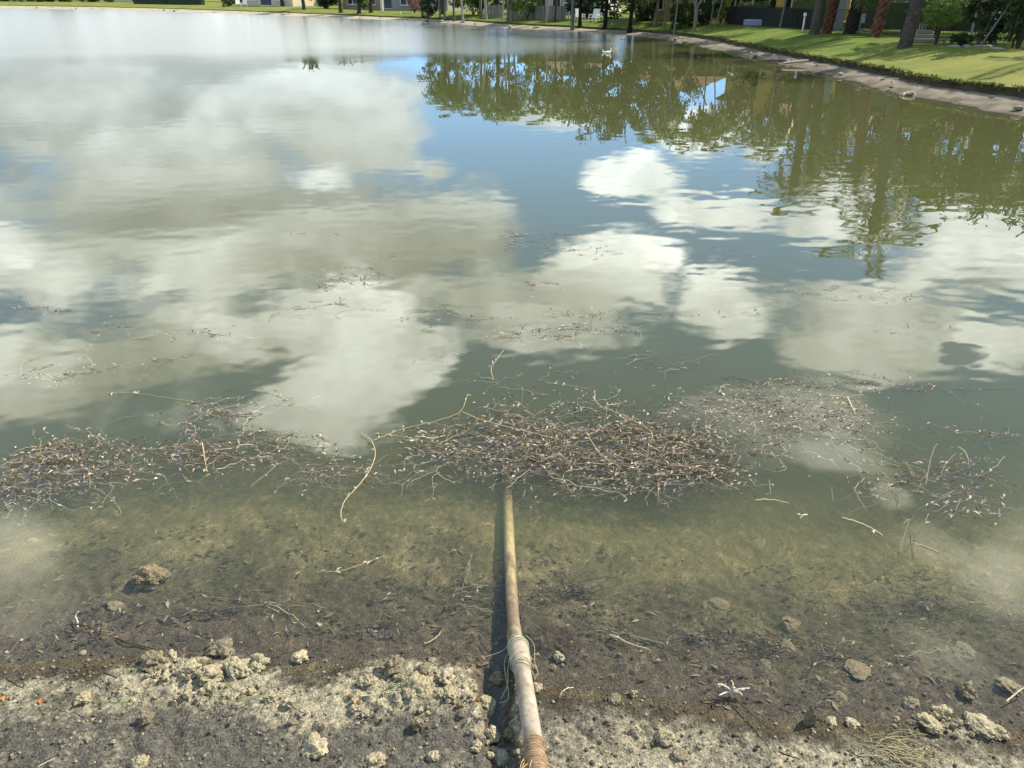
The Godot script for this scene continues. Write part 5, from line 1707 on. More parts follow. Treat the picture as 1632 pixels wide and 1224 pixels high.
func bank_clods() -> void:
	rng.seed = 700
	var tan_ := Color(0.62, 0.56, 0.385)
	var grey := Color(0.36, 0.32, 0.225)
	for k in 6:
		clods.append(rock(50 + k, 4, 0.62, jitter(tan_, 0.12), 0.12))
	for k in 4:
		clods.append(rock(60 + k, 4, 0.6, jitter(grey, 0.12), 0.2))
	clods.append(rock(70, 4, 0.45, Color(0.42, 0.36, 0.22), 0.06))
	clods.append(rock(71, 2, 0.25, Color(0.58, 0.53, 0.4), 0.05))
	clods.append(rock(72, 2, 0.2, Color(0.36, 0.22, 0.08), 0.0))
	clods.append(rock(73, 2, 0.3, Color(0.1, 0.085, 0.06), 0.1))
	var big := [
		[Vector3(-0.39, 0.05, -1.81), 0.078, 0.8, 6, "large pitted clod at the water side of the middle heap"],
		[Vector3(-0.29, 0.05, -1.79), 0.061, 0.75, 7, "crumbly clod just right of the large pitted one"],
		[Vector3(-0.476, 0.04, -1.748), 0.048, 0.9, 1, "pale upright clod at the left end of the middle heap"],
		[Vector3(-0.216, 0.04, -1.768), 0.064, 0.6, 2, "low lumpy clod at the right end of the middle heap by the water"],
		[Vector3(-0.308, 0.05, -1.719), 0.099, 0.55, 0, "broad pale clod in the middle of the middle heap"],
		[Vector3(-0.086, 0.04, -1.689), 0.067, 0.6, 3, "pale clod nearest the pipe in the middle heap"],
		[Vector3(-0.195, 0.05, -1.69), 0.051, 0.75, 1, "rounded pale clod between the broad one and the pipe"],
		[Vector3(-0.283, 0.05, -1.579), 0.037, 1.5, 9, "dark shard standing upright below the middle heap"],
		[Vector3(-0.058, 0.06, -1.565), 0.052, 0.9, 4, "round clod left of the pipe, near the bottom"],
		[Vector3(-0.009, 0.06, -1.565), 0.033, 1.1, 8, "small egg shaped clod close against the pipe"],
		[Vector3(-0.038, 0.06, -1.511), 0.062, 0.6, 5, "flat double clod below the round one beside the pipe"],
		[Vector3(-0.392, 0.07, -1.452), 0.064, 0.7, 0, "pale knobbly clod at the bottom between left edge and pipe"],
		[Vector3(-0.573, 0.06, -1.499), 0.083, 0.55, 2, "long pale clod with dark shadow at its left, bottom left"],
		[Vector3(-0.225, 0.07, -1.467), 0.039, 0.7, 3, "small pale clod alone below the dark shard"],
		[Vector3(-1.106, 0.05, -1.597), 0.053, 0.9, 8, "grey clod with dark hollow under its left side, below the left heap"],
		[Vector3(-1.18, 0.03, -1.834), 0.083, 0.6, 6, "knobbly clod at the left end of the left heap"],
		[Vector3(-0.982, 0.02, -1.898), 0.097, 0.6, 7, "dark pitted clod jutting into the water from the left heap"],
		[Vector3(-1.047, 0.04, -1.788), 0.089, 0.65, 4, "pale clod in the middle of the left heap"],
		[Vector3(-0.967, 0.04, -1.773), 0.093, 0.6, 0, "broad cream clod in the right half of the left heap"],
		[Vector3(-0.896, 0.04, -1.799), 0.086, 0.7, 5, "cream lumpy clod left of the heap's right corner"],
		[Vector3(-0.837, 0.03, -1.829), 0.074, 0.7, 1, "clod at the right corner of the left heap by the water"],
		[Vector3(-1.141, 0.02, -1.871), 0.038, 0.6, 2, "small clod at the water's edge above the left heap"],
		[Vector3(-0.952, 0.04, -1.718), 0.051, 0.7, 3, "cream clod at the near side of the left heap"],
		[Vector3(-0.754, 0.04, -1.684), 0.043, 0.8, 4, "white clod right of the left heap"],
		[Vector3(-0.69, 0.05, -1.662), 0.043, 0.8, 1, "white clod second to the right of the left heap"],
		[Vector3(-0.643, 0.05, -1.634), 0.038, 0.6, 5, "small flat clod third to the right of the left heap"],
		[Vector3(-0.663, 0.05, -1.593), 0.03, 0.9, 9, "dark grey clod below the white ones"],
		[Vector3(-1.342, 0.04, -1.687), 0.055, 0.45, 0, "pale flat clod lying alone near the left edge"],
		[Vector3(-1.45, 0, -1.892), 0.025, 0.7, 11, "small white stone at the water's edge near the left edge"],
		[Vector3(-1.22, 0.03, -1.734), 0.022, 0.7, 11, "small white stone left of the left heap"],
		[Vector3(-1.164, 0.06, -1.515), 0.02, 0.7, 11, "small white stone near the bottom left corner"],
		[Vector3(-1.05, 0.07, -1.435), 0.053, 0.5, 3, "low pale clod at the bottom edge on the left"],
		[Vector3(-0.047, 0.04, -1.783), 0.049, 1.1, 8, "brown clod wedged against the pipe joint on its left"],
		[Vector3(0.065, 0.04, -1.799), 0.041, 1.9, 6, "tall narrow clod standing against the pipe joint on its right"],
		[Vector3(0.158, -0.01, -1.877), 0.042, 0.9, 4, "pale clod half out of the water right of the pipe joint"],
		[Vector3(0.133, 0, -1.836), 0.033, 0.6, 8, "small wet clod below the pale one right of the pipe"],
		[Vector3(0.08, 0.02, -1.741), 0.04, 0.7, 2, "little clod at the waterline right of the pipe"],
		[Vector3(0.387, 0, -1.719), 0.03, 1.0, 1, "white clod poking up at the waterline right of the pipe"],
		[Vector3(0.324, 0, -1.697), 0.044, 0.5, 9, "flat wet clod at the waterline left of the white one"],
		[Vector3(0.372, 0.04, -1.57), 0.037, 0.6, 0, "pale clod on the bank below the waterline's white one"],
		[Vector3(0.453, 0.04, -1.548), 0.059, 0.75, 3, "clod with black shadow under a twig on the right bank"],
		[Vector3(0.486, 0.05, -1.484), 0.051, 0.5, 9, "dark crumbly clod near the bottom right of the pipe"],
		[Vector3(0.977, 0.01, -1.616), 0.038, 0.5, 4, "pale flat clod right of the broken stake"],
		[Vector3(1.037, 0.01, -1.612), 0.042, 0.45, 2, "second pale flat clod right of the broken stake"],
		[Vector3(1.456, 0.02, -1.733), 0.06, 1.0, 6, "round pitted clod with black base at the right by the water"],
		[Vector3(1.332, 0.01, -1.648), 0.062, 0.7, 4, "bright lumpy clod in the wet mud at the right"],
		[Vector3(1.265, 0.02, -1.599), 0.08, 0.4, 0, "flat crumbly clod below the bright lumpy one"],
		[Vector3(1.218, 0.02, -1.604), 0.034, 0.8, 6, "small dark sided clod at the left of the flat crumbly one"],
		[Vector3(1.425, 0.02, -1.604), 0.103, 0.4, 5, "wide crumbly clod near the right edge"],
		[Vector3(1.457, 0.02, -1.568), 0.056, 0.45, 1, "crumbly clod at the right edge below the wide one"],
		[Vector3(1.048, -0.01, -1.722), 0.044, 0.5, 8, "sunken clod in shallow water between white plant and right edge"],
		[Vector3(1.255, 0, -1.69), 0.051, 0.5, 9, "wet brown clod in the shallows left of the bright lumpy one"],
		[Vector3(1.608, 0.01, -1.767), 0.081, 0.4, 9, "low wet clod at the right edge above the wide one"],
		[Vector3(-0.712, 0, -1.873), 0.067, 0.5, 4, "flat pale clod lying in the water between the two heaps"],
		[Vector3(0.762, -0.08, -2.17), 0.103, 0.6, 10, "sunken yellowish stone under water right of the pipe"],
		[Vector3(1.013, -0.06, -2.07), 0.082, 0.5, 10, "sunken yellowish stone right of the other sunken one"],
		[Vector3(1.571, -0.03, -1.946), 0.087, 0.6, 10, "sunken stone near the right edge"],
		[Vector3(0.956, -0.04, -1.953), 0.057, 0.5, 8, "sunken clod above and right of the white dead plant"],
		[Vector3(0.852, -0.03, -1.863), 0.046, 0.6, 9, "dark sunken clod right of the white dead plant"],
		[Vector3(1.145, -0.03, -1.829), 0.092, 0.35, 8, "broad sunken clod in the shallows at the right"],
		[Vector3(-1.455, -0.06, -2.133), 0.06, 0.5, 10, "sunken pale stone below the rock in the water"],
	]
	for q in big:
		var w: float = q[1] * 0.88
		var sunk: bool = "sunken" in q[4]
		clod(q[0], Vector3(w, w * q[2] * (0.7 if sunk else 1.0), w * 0.9), 10 if sunk else q[3], q[4], "clod", "mud_clod", "", 0.5 if sunk else 0.3)
	# the rock that stands in the water
	var r := rock(90, 5, 0.5, Color(0.42, 0.35, 0.23), 0.05)
	var o := single("rock", r, M.stone, "brown pitted rock rising from the shallow water at the left", "rock", Vector3(-1.387, 0, -2.279) + Vector3(0, -0.01, 0), 0.6)
	o.scale = Vector3(0.058, 0.043, 0.044)
	# crumbs that make up the heaps, each one a lump of its own
	var heap := [[-0.991, -1.749, 0.19, 0.09, 70, "pale crumb of dried mud in the left heap", "crumbs of the left heap"], [-0.296, -1.7, 0.216, 0.092, 80, "pale crumb of dried mud in the heap left of the pipe", "crumbs of the middle heap"],
		[1.273, -1.604, 0.105, 0.049, 28, "crumb of wet mud near the bright clod at the right", "crumbs of the right heap"], [-0.048, -1.528, 0.064, 0.053, 16, "crumb of mud beside the round clod left of the pipe", "crumbs left of the pipe"], [1.423, -1.599, 0.095, 0.045, 22, "crumb of mud round the wide clod near the right edge", "crumbs at the right edge"]]
	for e in heap:
		for k in e[4]:
			var a := rng.randf() * TAU
			var d := sqrt(rng.randf()) * 1.05
			var p := Vector3(e[0] + cos(a) * d * e[2], 0, e[1] + sin(a) * d * e[3])
			var w := 0.005 + 0.022 * pow(rng.randf(), 2.4)
			clod(p, Vector3(w, w * 0.8, w * rng.randf_range(0.7, 1.1)), [0, 1, 2, 3, 4, 5, 4, 1, 8, 11][rng.randi() % 10], e[5], "mud crumb", "mud_crumb", e[6], 0.1)
	for q in [Vector3(-0.109, 0.05, -1.688), Vector3(-0.164, 0.05, -1.654), Vector3(-0.479, 0.04, -1.672), Vector3(-0.507, 0.04, -1.691), Vector3(-0.302, 0.05, -1.739)]:
		clod(q, Vector3(0.018, 0.014, 0.016), 12, "smooth amber brown pebble in the heap left of the pipe", "pebble", "amber_pebble", "amber pebbles in the middle heap", 0.1)
	# uncountable grit
	var grit := rock(95, 1, 0.4, Color(0.8, 0.8, 0.8))
	var where := []
	var tint := []
	for k in 15000:
		var x := rng.randf_range(-1.8, 1.8)
		var z := rng.randf_range(-1.95, -1.2)
		var s := z - near_z(x)
		if s < -0.4 or (s < 0.0 and rng.randf() < 0.72):
			continue
		var n := noise.get_noise_2d(x * 6.0, z * 6.0 + 20.0)
		if n < rng.randf_range(-0.5, 0.35):
			continue
		var w := 0.001 + 0.0055 * pow(rng.randf(), 4.0)
		where.append(Transform3D(Basis.from_euler(Vector3(rng.randf() * 6, rng.randf() * 6, 0)).scaled(Vector3(w, w * 0.75, w)), Vector3(x, near_h(x, z) + w * 0.3, z)))
		var c := Color(0.55, 0.5, 0.36) if rng.randf() < 0.5 else Color(0.27, 0.25, 0.2)
		tint.append(jitter(c * (0.55 if s < 0.0 else 1.0), 0.4))
	multi("grit", grit, M.clod, where, tint, "loose grit and tiny crumbs scattered over the mud")


# ---------------------------------------------------------------- weeds in the water
func weed_patch(label: String, group: String, spots: Array, stems: int, rise: float, seed_: int, leafiness := 0.55, own := 0, leaf := 0.031, pale := 1.0, sink := 0.05) -> void:
	rng.seed = seed_
	var c := Vector3(spots[0][0], 0, spots[0][1])
	var t := thing("water_weed", label, "water plant", c, 0.0, group)
	var area := 0.0
	for e in spots:
		area += e[2] * e[3]
	var sb := MB.new()
	var lb := MB.new()
	for e in spots:
		var n := int(round(stems * e[2] * e[3] / area))
		for k in maxi(n, 2):
			var d := 0.0
			var p := Vector3.ZERO
			for tries in 7:
				var a := rng.randf() * TAU
				d = pow(rng.randf(), 0.6)
				p = Vector3(e[0] + cos(a) * d * e[2], 0, e[1] + sin(a) * d * e[3])
				if noise.get_noise_2d(p.x * 4.0 + 40.0, p.z * 5.0) > rng.randf_range(-0.12, 0.3):
					break
			p -= c
			var edge := 1.0 - d
			var dir := rng.randf_range(-0.5, 0.5) + (0.0 if rng.randf() < 0.5 else PI) + (rng.randf_range(-1.2, 1.2) if rng.randf() < 0.4 else 0.0)
			var y := rng.randf_range(-sink, rise * (0.35 + edge))
			var m := rng.randi_range(6, 17)
			var pts := []
			var bend := rng.randf_range(-0.35, 0.35)
			for j in m:
				pts.append(Vector3(p.x, y, p.z))
				dir += bend * 0.5 + rng.randf_range(-0.35, 0.35)
				p += Vector3(cos(dir), 0, sin(dir) * 0.8) * rng.randf_range(0.016, 0.034)
				y = clampf(y + rng.randf_range(-0.014, 0.012), -sink - 0.03, rise)
			pts = curve(pts, 2)
			var r := rng.randf_range(0.0009, 0.0021)
			var tone := jitter((Color(0.3, 0.26, 0.19) if rng.randf() < 0.4 else Color(0.13, 0.108, 0.076)) * pale, 0.3)
			if own > 0 and pts.size() > 14:
				own -= 1
				var ob := MB.new()
				ob.tube(pts, taper(pts.size(), 0.0026, 0.0012, 0.25), 5, tone * 1.35)
				put("stem", ob.mesh(), M.stem, t)
			else:
				sb.tube(pts, taper(pts.size(), r, r * 0.6), 3, tone, Color(-1, 0, 0), false)
			for j in range(1, pts.size(), 2):
				if rng.randf() > leafiness * 0.62:
					continue
				var q: Vector3 = pts[j]
				if q.y < -0.03 and rng.randf() < 0.4:
					continue
				var out := Vector3(rng.randfn(0, 1.0), rng.randf_range(-0.1, 0.75), rng.randfn(0, 0.7)).normalized()
				var tint := Color(0.3, 0.252, 0.212) if rng.randf() < 0.5 else (Color(0.15, 0.125, 0.09) if rng.randf() < 0.72 else Color(0.42, 0.375, 0.295))
				lb.leaf(q, out, Vector3(rng.randfn(0, 0.5), 1, rng.randfn(0, 0.5)).normalized(), leaf * rng.randf_range(0.55, 1.2), leaf * rng.randf_range(0.24, 0.42), jitter(tint * pale, 0.22), rng.randf_range(0.1, 0.5))
	put("stem", sb.mesh(), M.stem, t, "stuff")
	if lb.v.size():
		put("foliage", lb.mesh(), M.weed, t, "stuff")


func bed_weeds() -> void:
	var g := "rotting weed on the shallow lake bed"
	var q := [[[-1.088, -2.055, 0.157, 0.061], 40, "dark rotting weed under water above the left heap"], [[-0.863, -2.134, 0.138, 0.052], 24, "brown weed under water right of the rock"], [[-0.609, -2.01, 0.154, 0.048], 34, "dark weed strands under water above the middle heap"],
		[[-0.176, -2.166, 0.093, 0.073], 18, "weed strands under water just left of the pipe"], [[0.279, -2.2, 0.105, 0.061], 26, "branching brown weed under water right of the pipe"], [[0.369, -1.98, 0.087, 0.047], 24, "dark weed clot in the shallows right of the rotted roots"],
		[[0.787, -1.951, 0.173, 0.046], 26, "thin weed strands under water above the white dead plant"], [[1.197, -1.895, 0.17, 0.061], 26, "brown weed strands in the shallows at the right"], [[1.524, -2.134, 0.184, 0.058], 16, "faint weed under water below the broken reeds"], [[-1.563, -1.98, 0.153, 0.041], 18, "dark weed strands in the shallows by the white curled stalk"]]
	for k in q.size():
		weed_patch(q[k][2], g, [q[k][0]], q[k][1], -0.006, 860 + k, 0.45, 0, 0.026, 0.45 if k % 2 == 0 else 0.8, 0.035)


func vine(label: String, pts: Array, r: float, tone: Color, leaves: int, seed_: int, called := "trailing_stem", leaf := 0.026) -> Node3D:
	rng.seed = seed_
	var c: Vector3 = pts[0]
	var t := thing(called, label, "water plant", Vector3(c.x, 0, c.z))
	var l := curve(pts, 7)
	for k in l.size():
		l[k] = l[k] - Vector3(c.x, 0, c.z) + Vector3(rng.randfn(0, 0.0008), rng.randfn(0, 0.0006), rng.randfn(0, 0.0009))
	var b := MB.new()
	b.tube(l, taper(l.size(), r * 0.78, r * 0.45, 0.15), 6, tone, tone * 1.2)
	put("stem", b.mesh(), M.stem, t)
	for k in leaves:
		var q: Vector3 = l[clampi(int(rng.randf_range(0.05, 1.0) * l.size()), 0, l.size() - 1)]
		var lf := MB.new()
		lf.leaf(Vector3.ZERO, Vector3(rng.randfn(0, 1), rng.randf_range(0.0, 0.6), rng.randfn(0, 0.8)).normalized(), Vector3.UP, leaf * rng.randf_range(0.7, 1.2), leaf * 0.42, jitter(Color(0.36, 0.31, 0.24), 0.25), 0.3)
		var o := put("leaf", lf.mesh(), M.weed, t)
		o.position = q
	return t


func weeds() -> void:
	var g := "mats of floating weed"
	weed_patch("brown weed mat floating at the left edge of the picture", g, [[-2.356, -3.076, 0.164, 0.245], [-2.117, -3.076, 0.238, 0.229], [-1.881, -2.986, 0.146, 0.172], [-2.13, -2.855, 0.169, 0.078]], 280, 0.02, 801, 0.6, 8)
	weed_patch("sparse lilac grey weed spread right of the left mat", g, [[-1.652, -3.563, 0.24, 0.15], [-1.518, -3.276, 0.187, 0.15]], 90, 0.008, 802, 0.6, 4, 0.025, 1.0)
	weed_patch("small weed clump with straight drooping stems left of the centre", g, [[-1.509, -3.148, 0.145, 0.169], [-1.605, -3.06, 0.119, 0.054]], 50, 0.022, 803, 0.5, 6)
	weed_patch("narrow weed mat trailing down to a curled runner", g, [[-1.146, -3.229, 0.148, 0.164], [-0.941, -3.076, 0.149, 0.12], [-0.754, -2.955, 0.121, 0.102]], 105, 0.022, 804, 0.5, 8)
	weed_patch("weed mat stretching left from over the pipe's end", g, [[-0.36, -3.246, 0.155, 0.13], [-0.159, -3.276, 0.172, 0.252], [-0.226, -3.076, 0.164, 0.109]], 130, 0.025, 805, 0.55, 10)
	weed_patch("dense weed mat just right of the pipe's end", g, [[0.104, -3.171, 0.228, 0.286], [0.217, -3.023, 0.176, 0.159], [0.045, -3.431, 0.194, 0.128]], 290, 0.03, 806, 0.6, 10)
	weed_patch("largest dense brown weed mat right of the middle", g, [[0.503, -3.336, 0.196, 0.34], [0.703, -3.205, 0.246, 0.32], [0.846, -3.076, 0.214, 0.207], [0.563, -2.97, 0.232, 0.114]], 520, 0.04, 807, 0.6, 14)
	weed_patch("thin pale weed raft behind the largest mat", g, [[1.003, -3.597, 0.235, 0.194], [1.272, -3.597, 0.252, 0.242]], 160, 0.008, 808, 0.65, 4, 0.026, 1.15)
	weed_patch("thin pale weed raft further right, near the single straw", g, [[1.683, -3.667, 0.307, 0.271], [1.747, -3.399, 0.225, 0.254], [1.386, -3.276, 0.25, 0.132]], 230, 0.008, 809, 0.65, 4, 0.026, 1.1)
	weed_patch("weed drifting in a diagonal line at the right", g, [[1.751, -2.935, 0.158, 0.112], [1.906, -2.87, 0.141, 0.069], [2.04, -2.751, 0.165, 0.055]], 70, 0.012, 810, 0.5, 3)
	weed_patch("little weed clump by the tall bent reeds at the right", g, [[2.107, -3.039, 0.124, 0.075]], 34, 0.025, 811, 0.5, 2)
	weed_patch("weed speckles at the right edge above the reeds", g, [[2.498, -3.336, 0.095, 0.086]], 14, 0.006, 812, 0.6)
	var s := "small patches of floating weed"
	var small := [
		[[-1.342, -5.678, 0.195, 0.232], 70, "round weed patch far out on the left of the middle"], [[-1.309, -5.071, 0.203, 0.144], 34, "weed speckles just below the round far patch"],
		[[-1.831, -6.914, 0.15, 0.122], 16, "small weed patch above the round far patch"], [[-0.976, -6.21, 0.063, 0.051], 6, "tiny weed speck between the far patches"],
		[[0.162, -6.677, 0.363, 0.23], 46, "pinkish weed patch far out above the middle"], [[0.637, -6.347, 0.267, 0.123], 26, "thin weed streak right of the pinkish far patch"],
		[[0.124, -5.536, 0.143, 0.111], 22, "short curved weed streak in the cloud's grey reflection"], [[0.181, -4.647, 0.247, 0.156], 64, "weed patch in the bright reflected cloud's lower edge"],
		[[0.549, -4.84, 0.17, 0.089], 22, "weed streak with one upright stalk in the bright cloud"], [[0.718, -4.657, 0.186, 0.073], 20, "thin weed streak right of the upright stalk"],
		[[-0.411, -4.874, 0.171, 0.09], 14, "faint weed specks left of the bright cloud"], [[2.426, -5.295, 0.436, 0.232], 44, "broad faint weed patch far out on the right"],
		[[2.555, -4.71, 0.333, 0.149], 22, "weed specks below the broad faint patch"], [[0.353, -4.035, 0.051, 0.066], 14, "small tuft of weed alone in dark water"],
		[[0.733, -4.18, 0.06, 0.123], 12, "weed sprig with two upright tips in dark water"], [[1.023, -4.119, 0.067, 0.051], 14, "small weed tuft right of the upright sprig"],
		[[-0.094, -3.93, 0.065, 0.111], 14, "weed tuft below the forked floating stem"], [[-2.699, -4.689, 0.116, 0.127], 20, "weed tuft far out on the left"],
		[[-2.068, -4.606, 0.245, 0.082], 20, "long thin weed streak right of the left far tuft"], [[-3.318, -5.023, 0.263, 0.094], 18, "faint weed specks at the left edge"],
		[[-2.741, -3.97, 0.218, 0.097], 26, "weed specks along the left edge above the mat"], [[-2.176, -4.18, 0.227, 0.052], 12, "thin weed line above the lilac grey weed"],
		[[2.042, -3.875, 0.213, 0.062], 34, "weed streak at the top of the right pale raft"], [[2.36, -3.799, 0.175, 0.038], 18, "weed line trailing right from the pale raft"],
		[[-1.468, -3.667, 0.204, 0.071], 20, "weed streak at the upper right of the lilac grey weed"], [[1.566, -3.89, 0.196, 0.062], 28, "weed streak above the two pale rafts"],
		[[0.49, -3.667, 0.136, 0.071], 24, "weed fringe above the largest mat"], [[-0.665, -4.18, 0.151, 0.044], 8, "few weed specks left of the forked floating stem"],
		[[1.947, -6.347, 0.321, 0.14], 8, "few weed specks under the far right clouds"], [[1.4, -4.93, 0.216, 0.069], 10, "few weed specks in the dark gap between clouds"]]
	for k in small.size():
		var q: Array = small[k]
		weed_patch(q[2], s, [q[0]], maxi(3, int(q[1] * 0.68)), 0.006, 830 + k, 0.5, 0, 0.024, 1.05, 0.02)
	var tan_ := Color(0.36, 0.29, 0.19)
	vine("long runner arching from the left mat to the dense mat", [Vector3(-0.687, 0.004, -3.257), Vector3(-0.561, 0.004, -3.367), Vector3(-0.408, 0.006, -3.44), Vector3(-0.275, 0.01, -3.538), Vector3(-0.245, 0.012, -3.731)], 0.0022, tan_, 7, 870)
	vine("curled runner hanging in a loop below the narrow mat", [Vector3(-0.759, 0.01, -3.32), Vector3(-0.692, 0.015, -3.239), Vector3(-0.654, 0.015, -3.113), Vector3(-0.658, 0.012, -2.989), Vector3(-0.692, 0.01, -2.855), Vector3(-0.729, 0.008, -2.754), Vector3(-0.731, 0.005, -2.663), Vector3(-0.704, 0.004, -2.595)], 0.0026, tan_ * 1.15, 9, 871)
	vine("forked floating stem standing up from dark water", [Vector3(-0.108, 0.004, -3.93), Vector3(-0.121, 0.02, -4.028), Vector3(-0.096, 0.05, -4.075), Vector3(-0.049, 0.075, -4.17)], 0.0024, tan_ * 1.2, 3, 872)
	vine("thick pale runner with knobbed tip across the mat over the pipe", [Vector3(-0.255, 0.03, -3.496), Vector3(-0.164, 0.035, -3.415), Vector3(-0.051, 0.035, -3.352), Vector3(0.106, 0.04, -3.27), Vector3(0.228, 0.03, -3.227)], 0.003, tan_ * 1.1, 6, 873)
	vine("looped runner curling over the top of the largest mat", [Vector3(0.455, 0.03, -3.742), Vector3(0.447, 0.04, -3.594), Vector3(0.497, 0.045, -3.503), Vector3(0.589, 0.05, -3.408), Vector3(0.681, 0.05, -3.283), Vector3(0.685, 0.04, -3.21)], 0.0028, tan_, 5, 874)
	vine("runner curving down through the middle of the largest mat", [Vector3(0.367, 0.05, -3.253), Vector3(0.399, 0.055, -3.1), Vector3(0.434, 0.055, -3.018), Vector3(0.487, 0.045, -2.97)], 0.0024, tan_ * 1.1, 3, 875)
	vine("thin runner stretching left along the top of the mat over the pipe", [Vector3(-0.683, 0.003, -3.331), Vector3(-0.519, 0.004, -3.287), Vector3(-0.359, 0.006, -3.236), Vector3(-0.233, 0.01, -3.32), Vector3(-0.049, 0.02, -3.208)], 0.002, tan_, 8, 876)
	vine("runner reaching out from the lower right corner of the largest mat", [Vector3(0.767, 0.03, -2.993), Vector3(0.881, 0.02, -2.977), Vector3(0.95, 0.006, -2.896), Vector3(1.016, 0.003, -2.841)], 0.0022, tan_, 5, 877)
	vine("submerged weed branch left of the curled runner", [Vector3(-1.206, -0.05, -2.942), Vector3(-1.151, -0.03, -3.015), Vector3(-1.121, -0.02, -3.069), Vector3(-1.083, -0.015, -3.099)], 0.003, tan_ * 0.8, 3, 878)
	vine("lone runner lying in the shallows above the middle heap", [Vector3(-0.752, -0.004, -2.301), Vector3(-0.667, 0, -2.304), Vector3(-0.588, 0.003, -2.337), Vector3(-0.505, 0.004, -2.387)], 0.0022, tan_ * 0.9, 6, 879)
	vine("thin floating runner at the top of the lilac grey weed", [Vector3(-2.245, 0.003, -3.763), Vector3(-2.067, 0.004, -3.754), Vector3(-1.833, 0.004, -3.688), Vector3(-1.648, 0.003, -3.647)], 0.0018, tan_, 8, 880)
	vine("thin floating runner right of the lilac grey weed", [Vector3(-1.454, 0.003, -3.793), Vector3(-1.341, 0.004, -3.761), Vector3(-1.235, 0.004, -3.688), Vector3(-1.169, 0.003, -3.605)], 0.0018, tan_ * 1.1, 5, 881)
	vine("floating runner between the small dark water tufts", [Vector3(0.192, 0.003, -3.885), Vector3(0.315, 0.004, -3.852), Vector3(0.435, 0.003, -3.808)], 0.0018, tan_, 2, 882)
	vine("bent sprig of weed far out under the bright cloud", [Vector3(0.536, 0, -4.84), Vector3(0.54, 0.05, -4.863), Vector3(0.546, 0.11, -4.908)], 0.0022, tan_ * 1.2, 2, 883)
	vine("straight pair of dead stems drooping from the small clump", [Vector3(-1.509, 0.03, -3.197), Vector3(-1.454, 0.02, -3.073), Vector3(-1.415, 0, -2.986)], 0.0026, tan_ * 1.35, 2, 884)


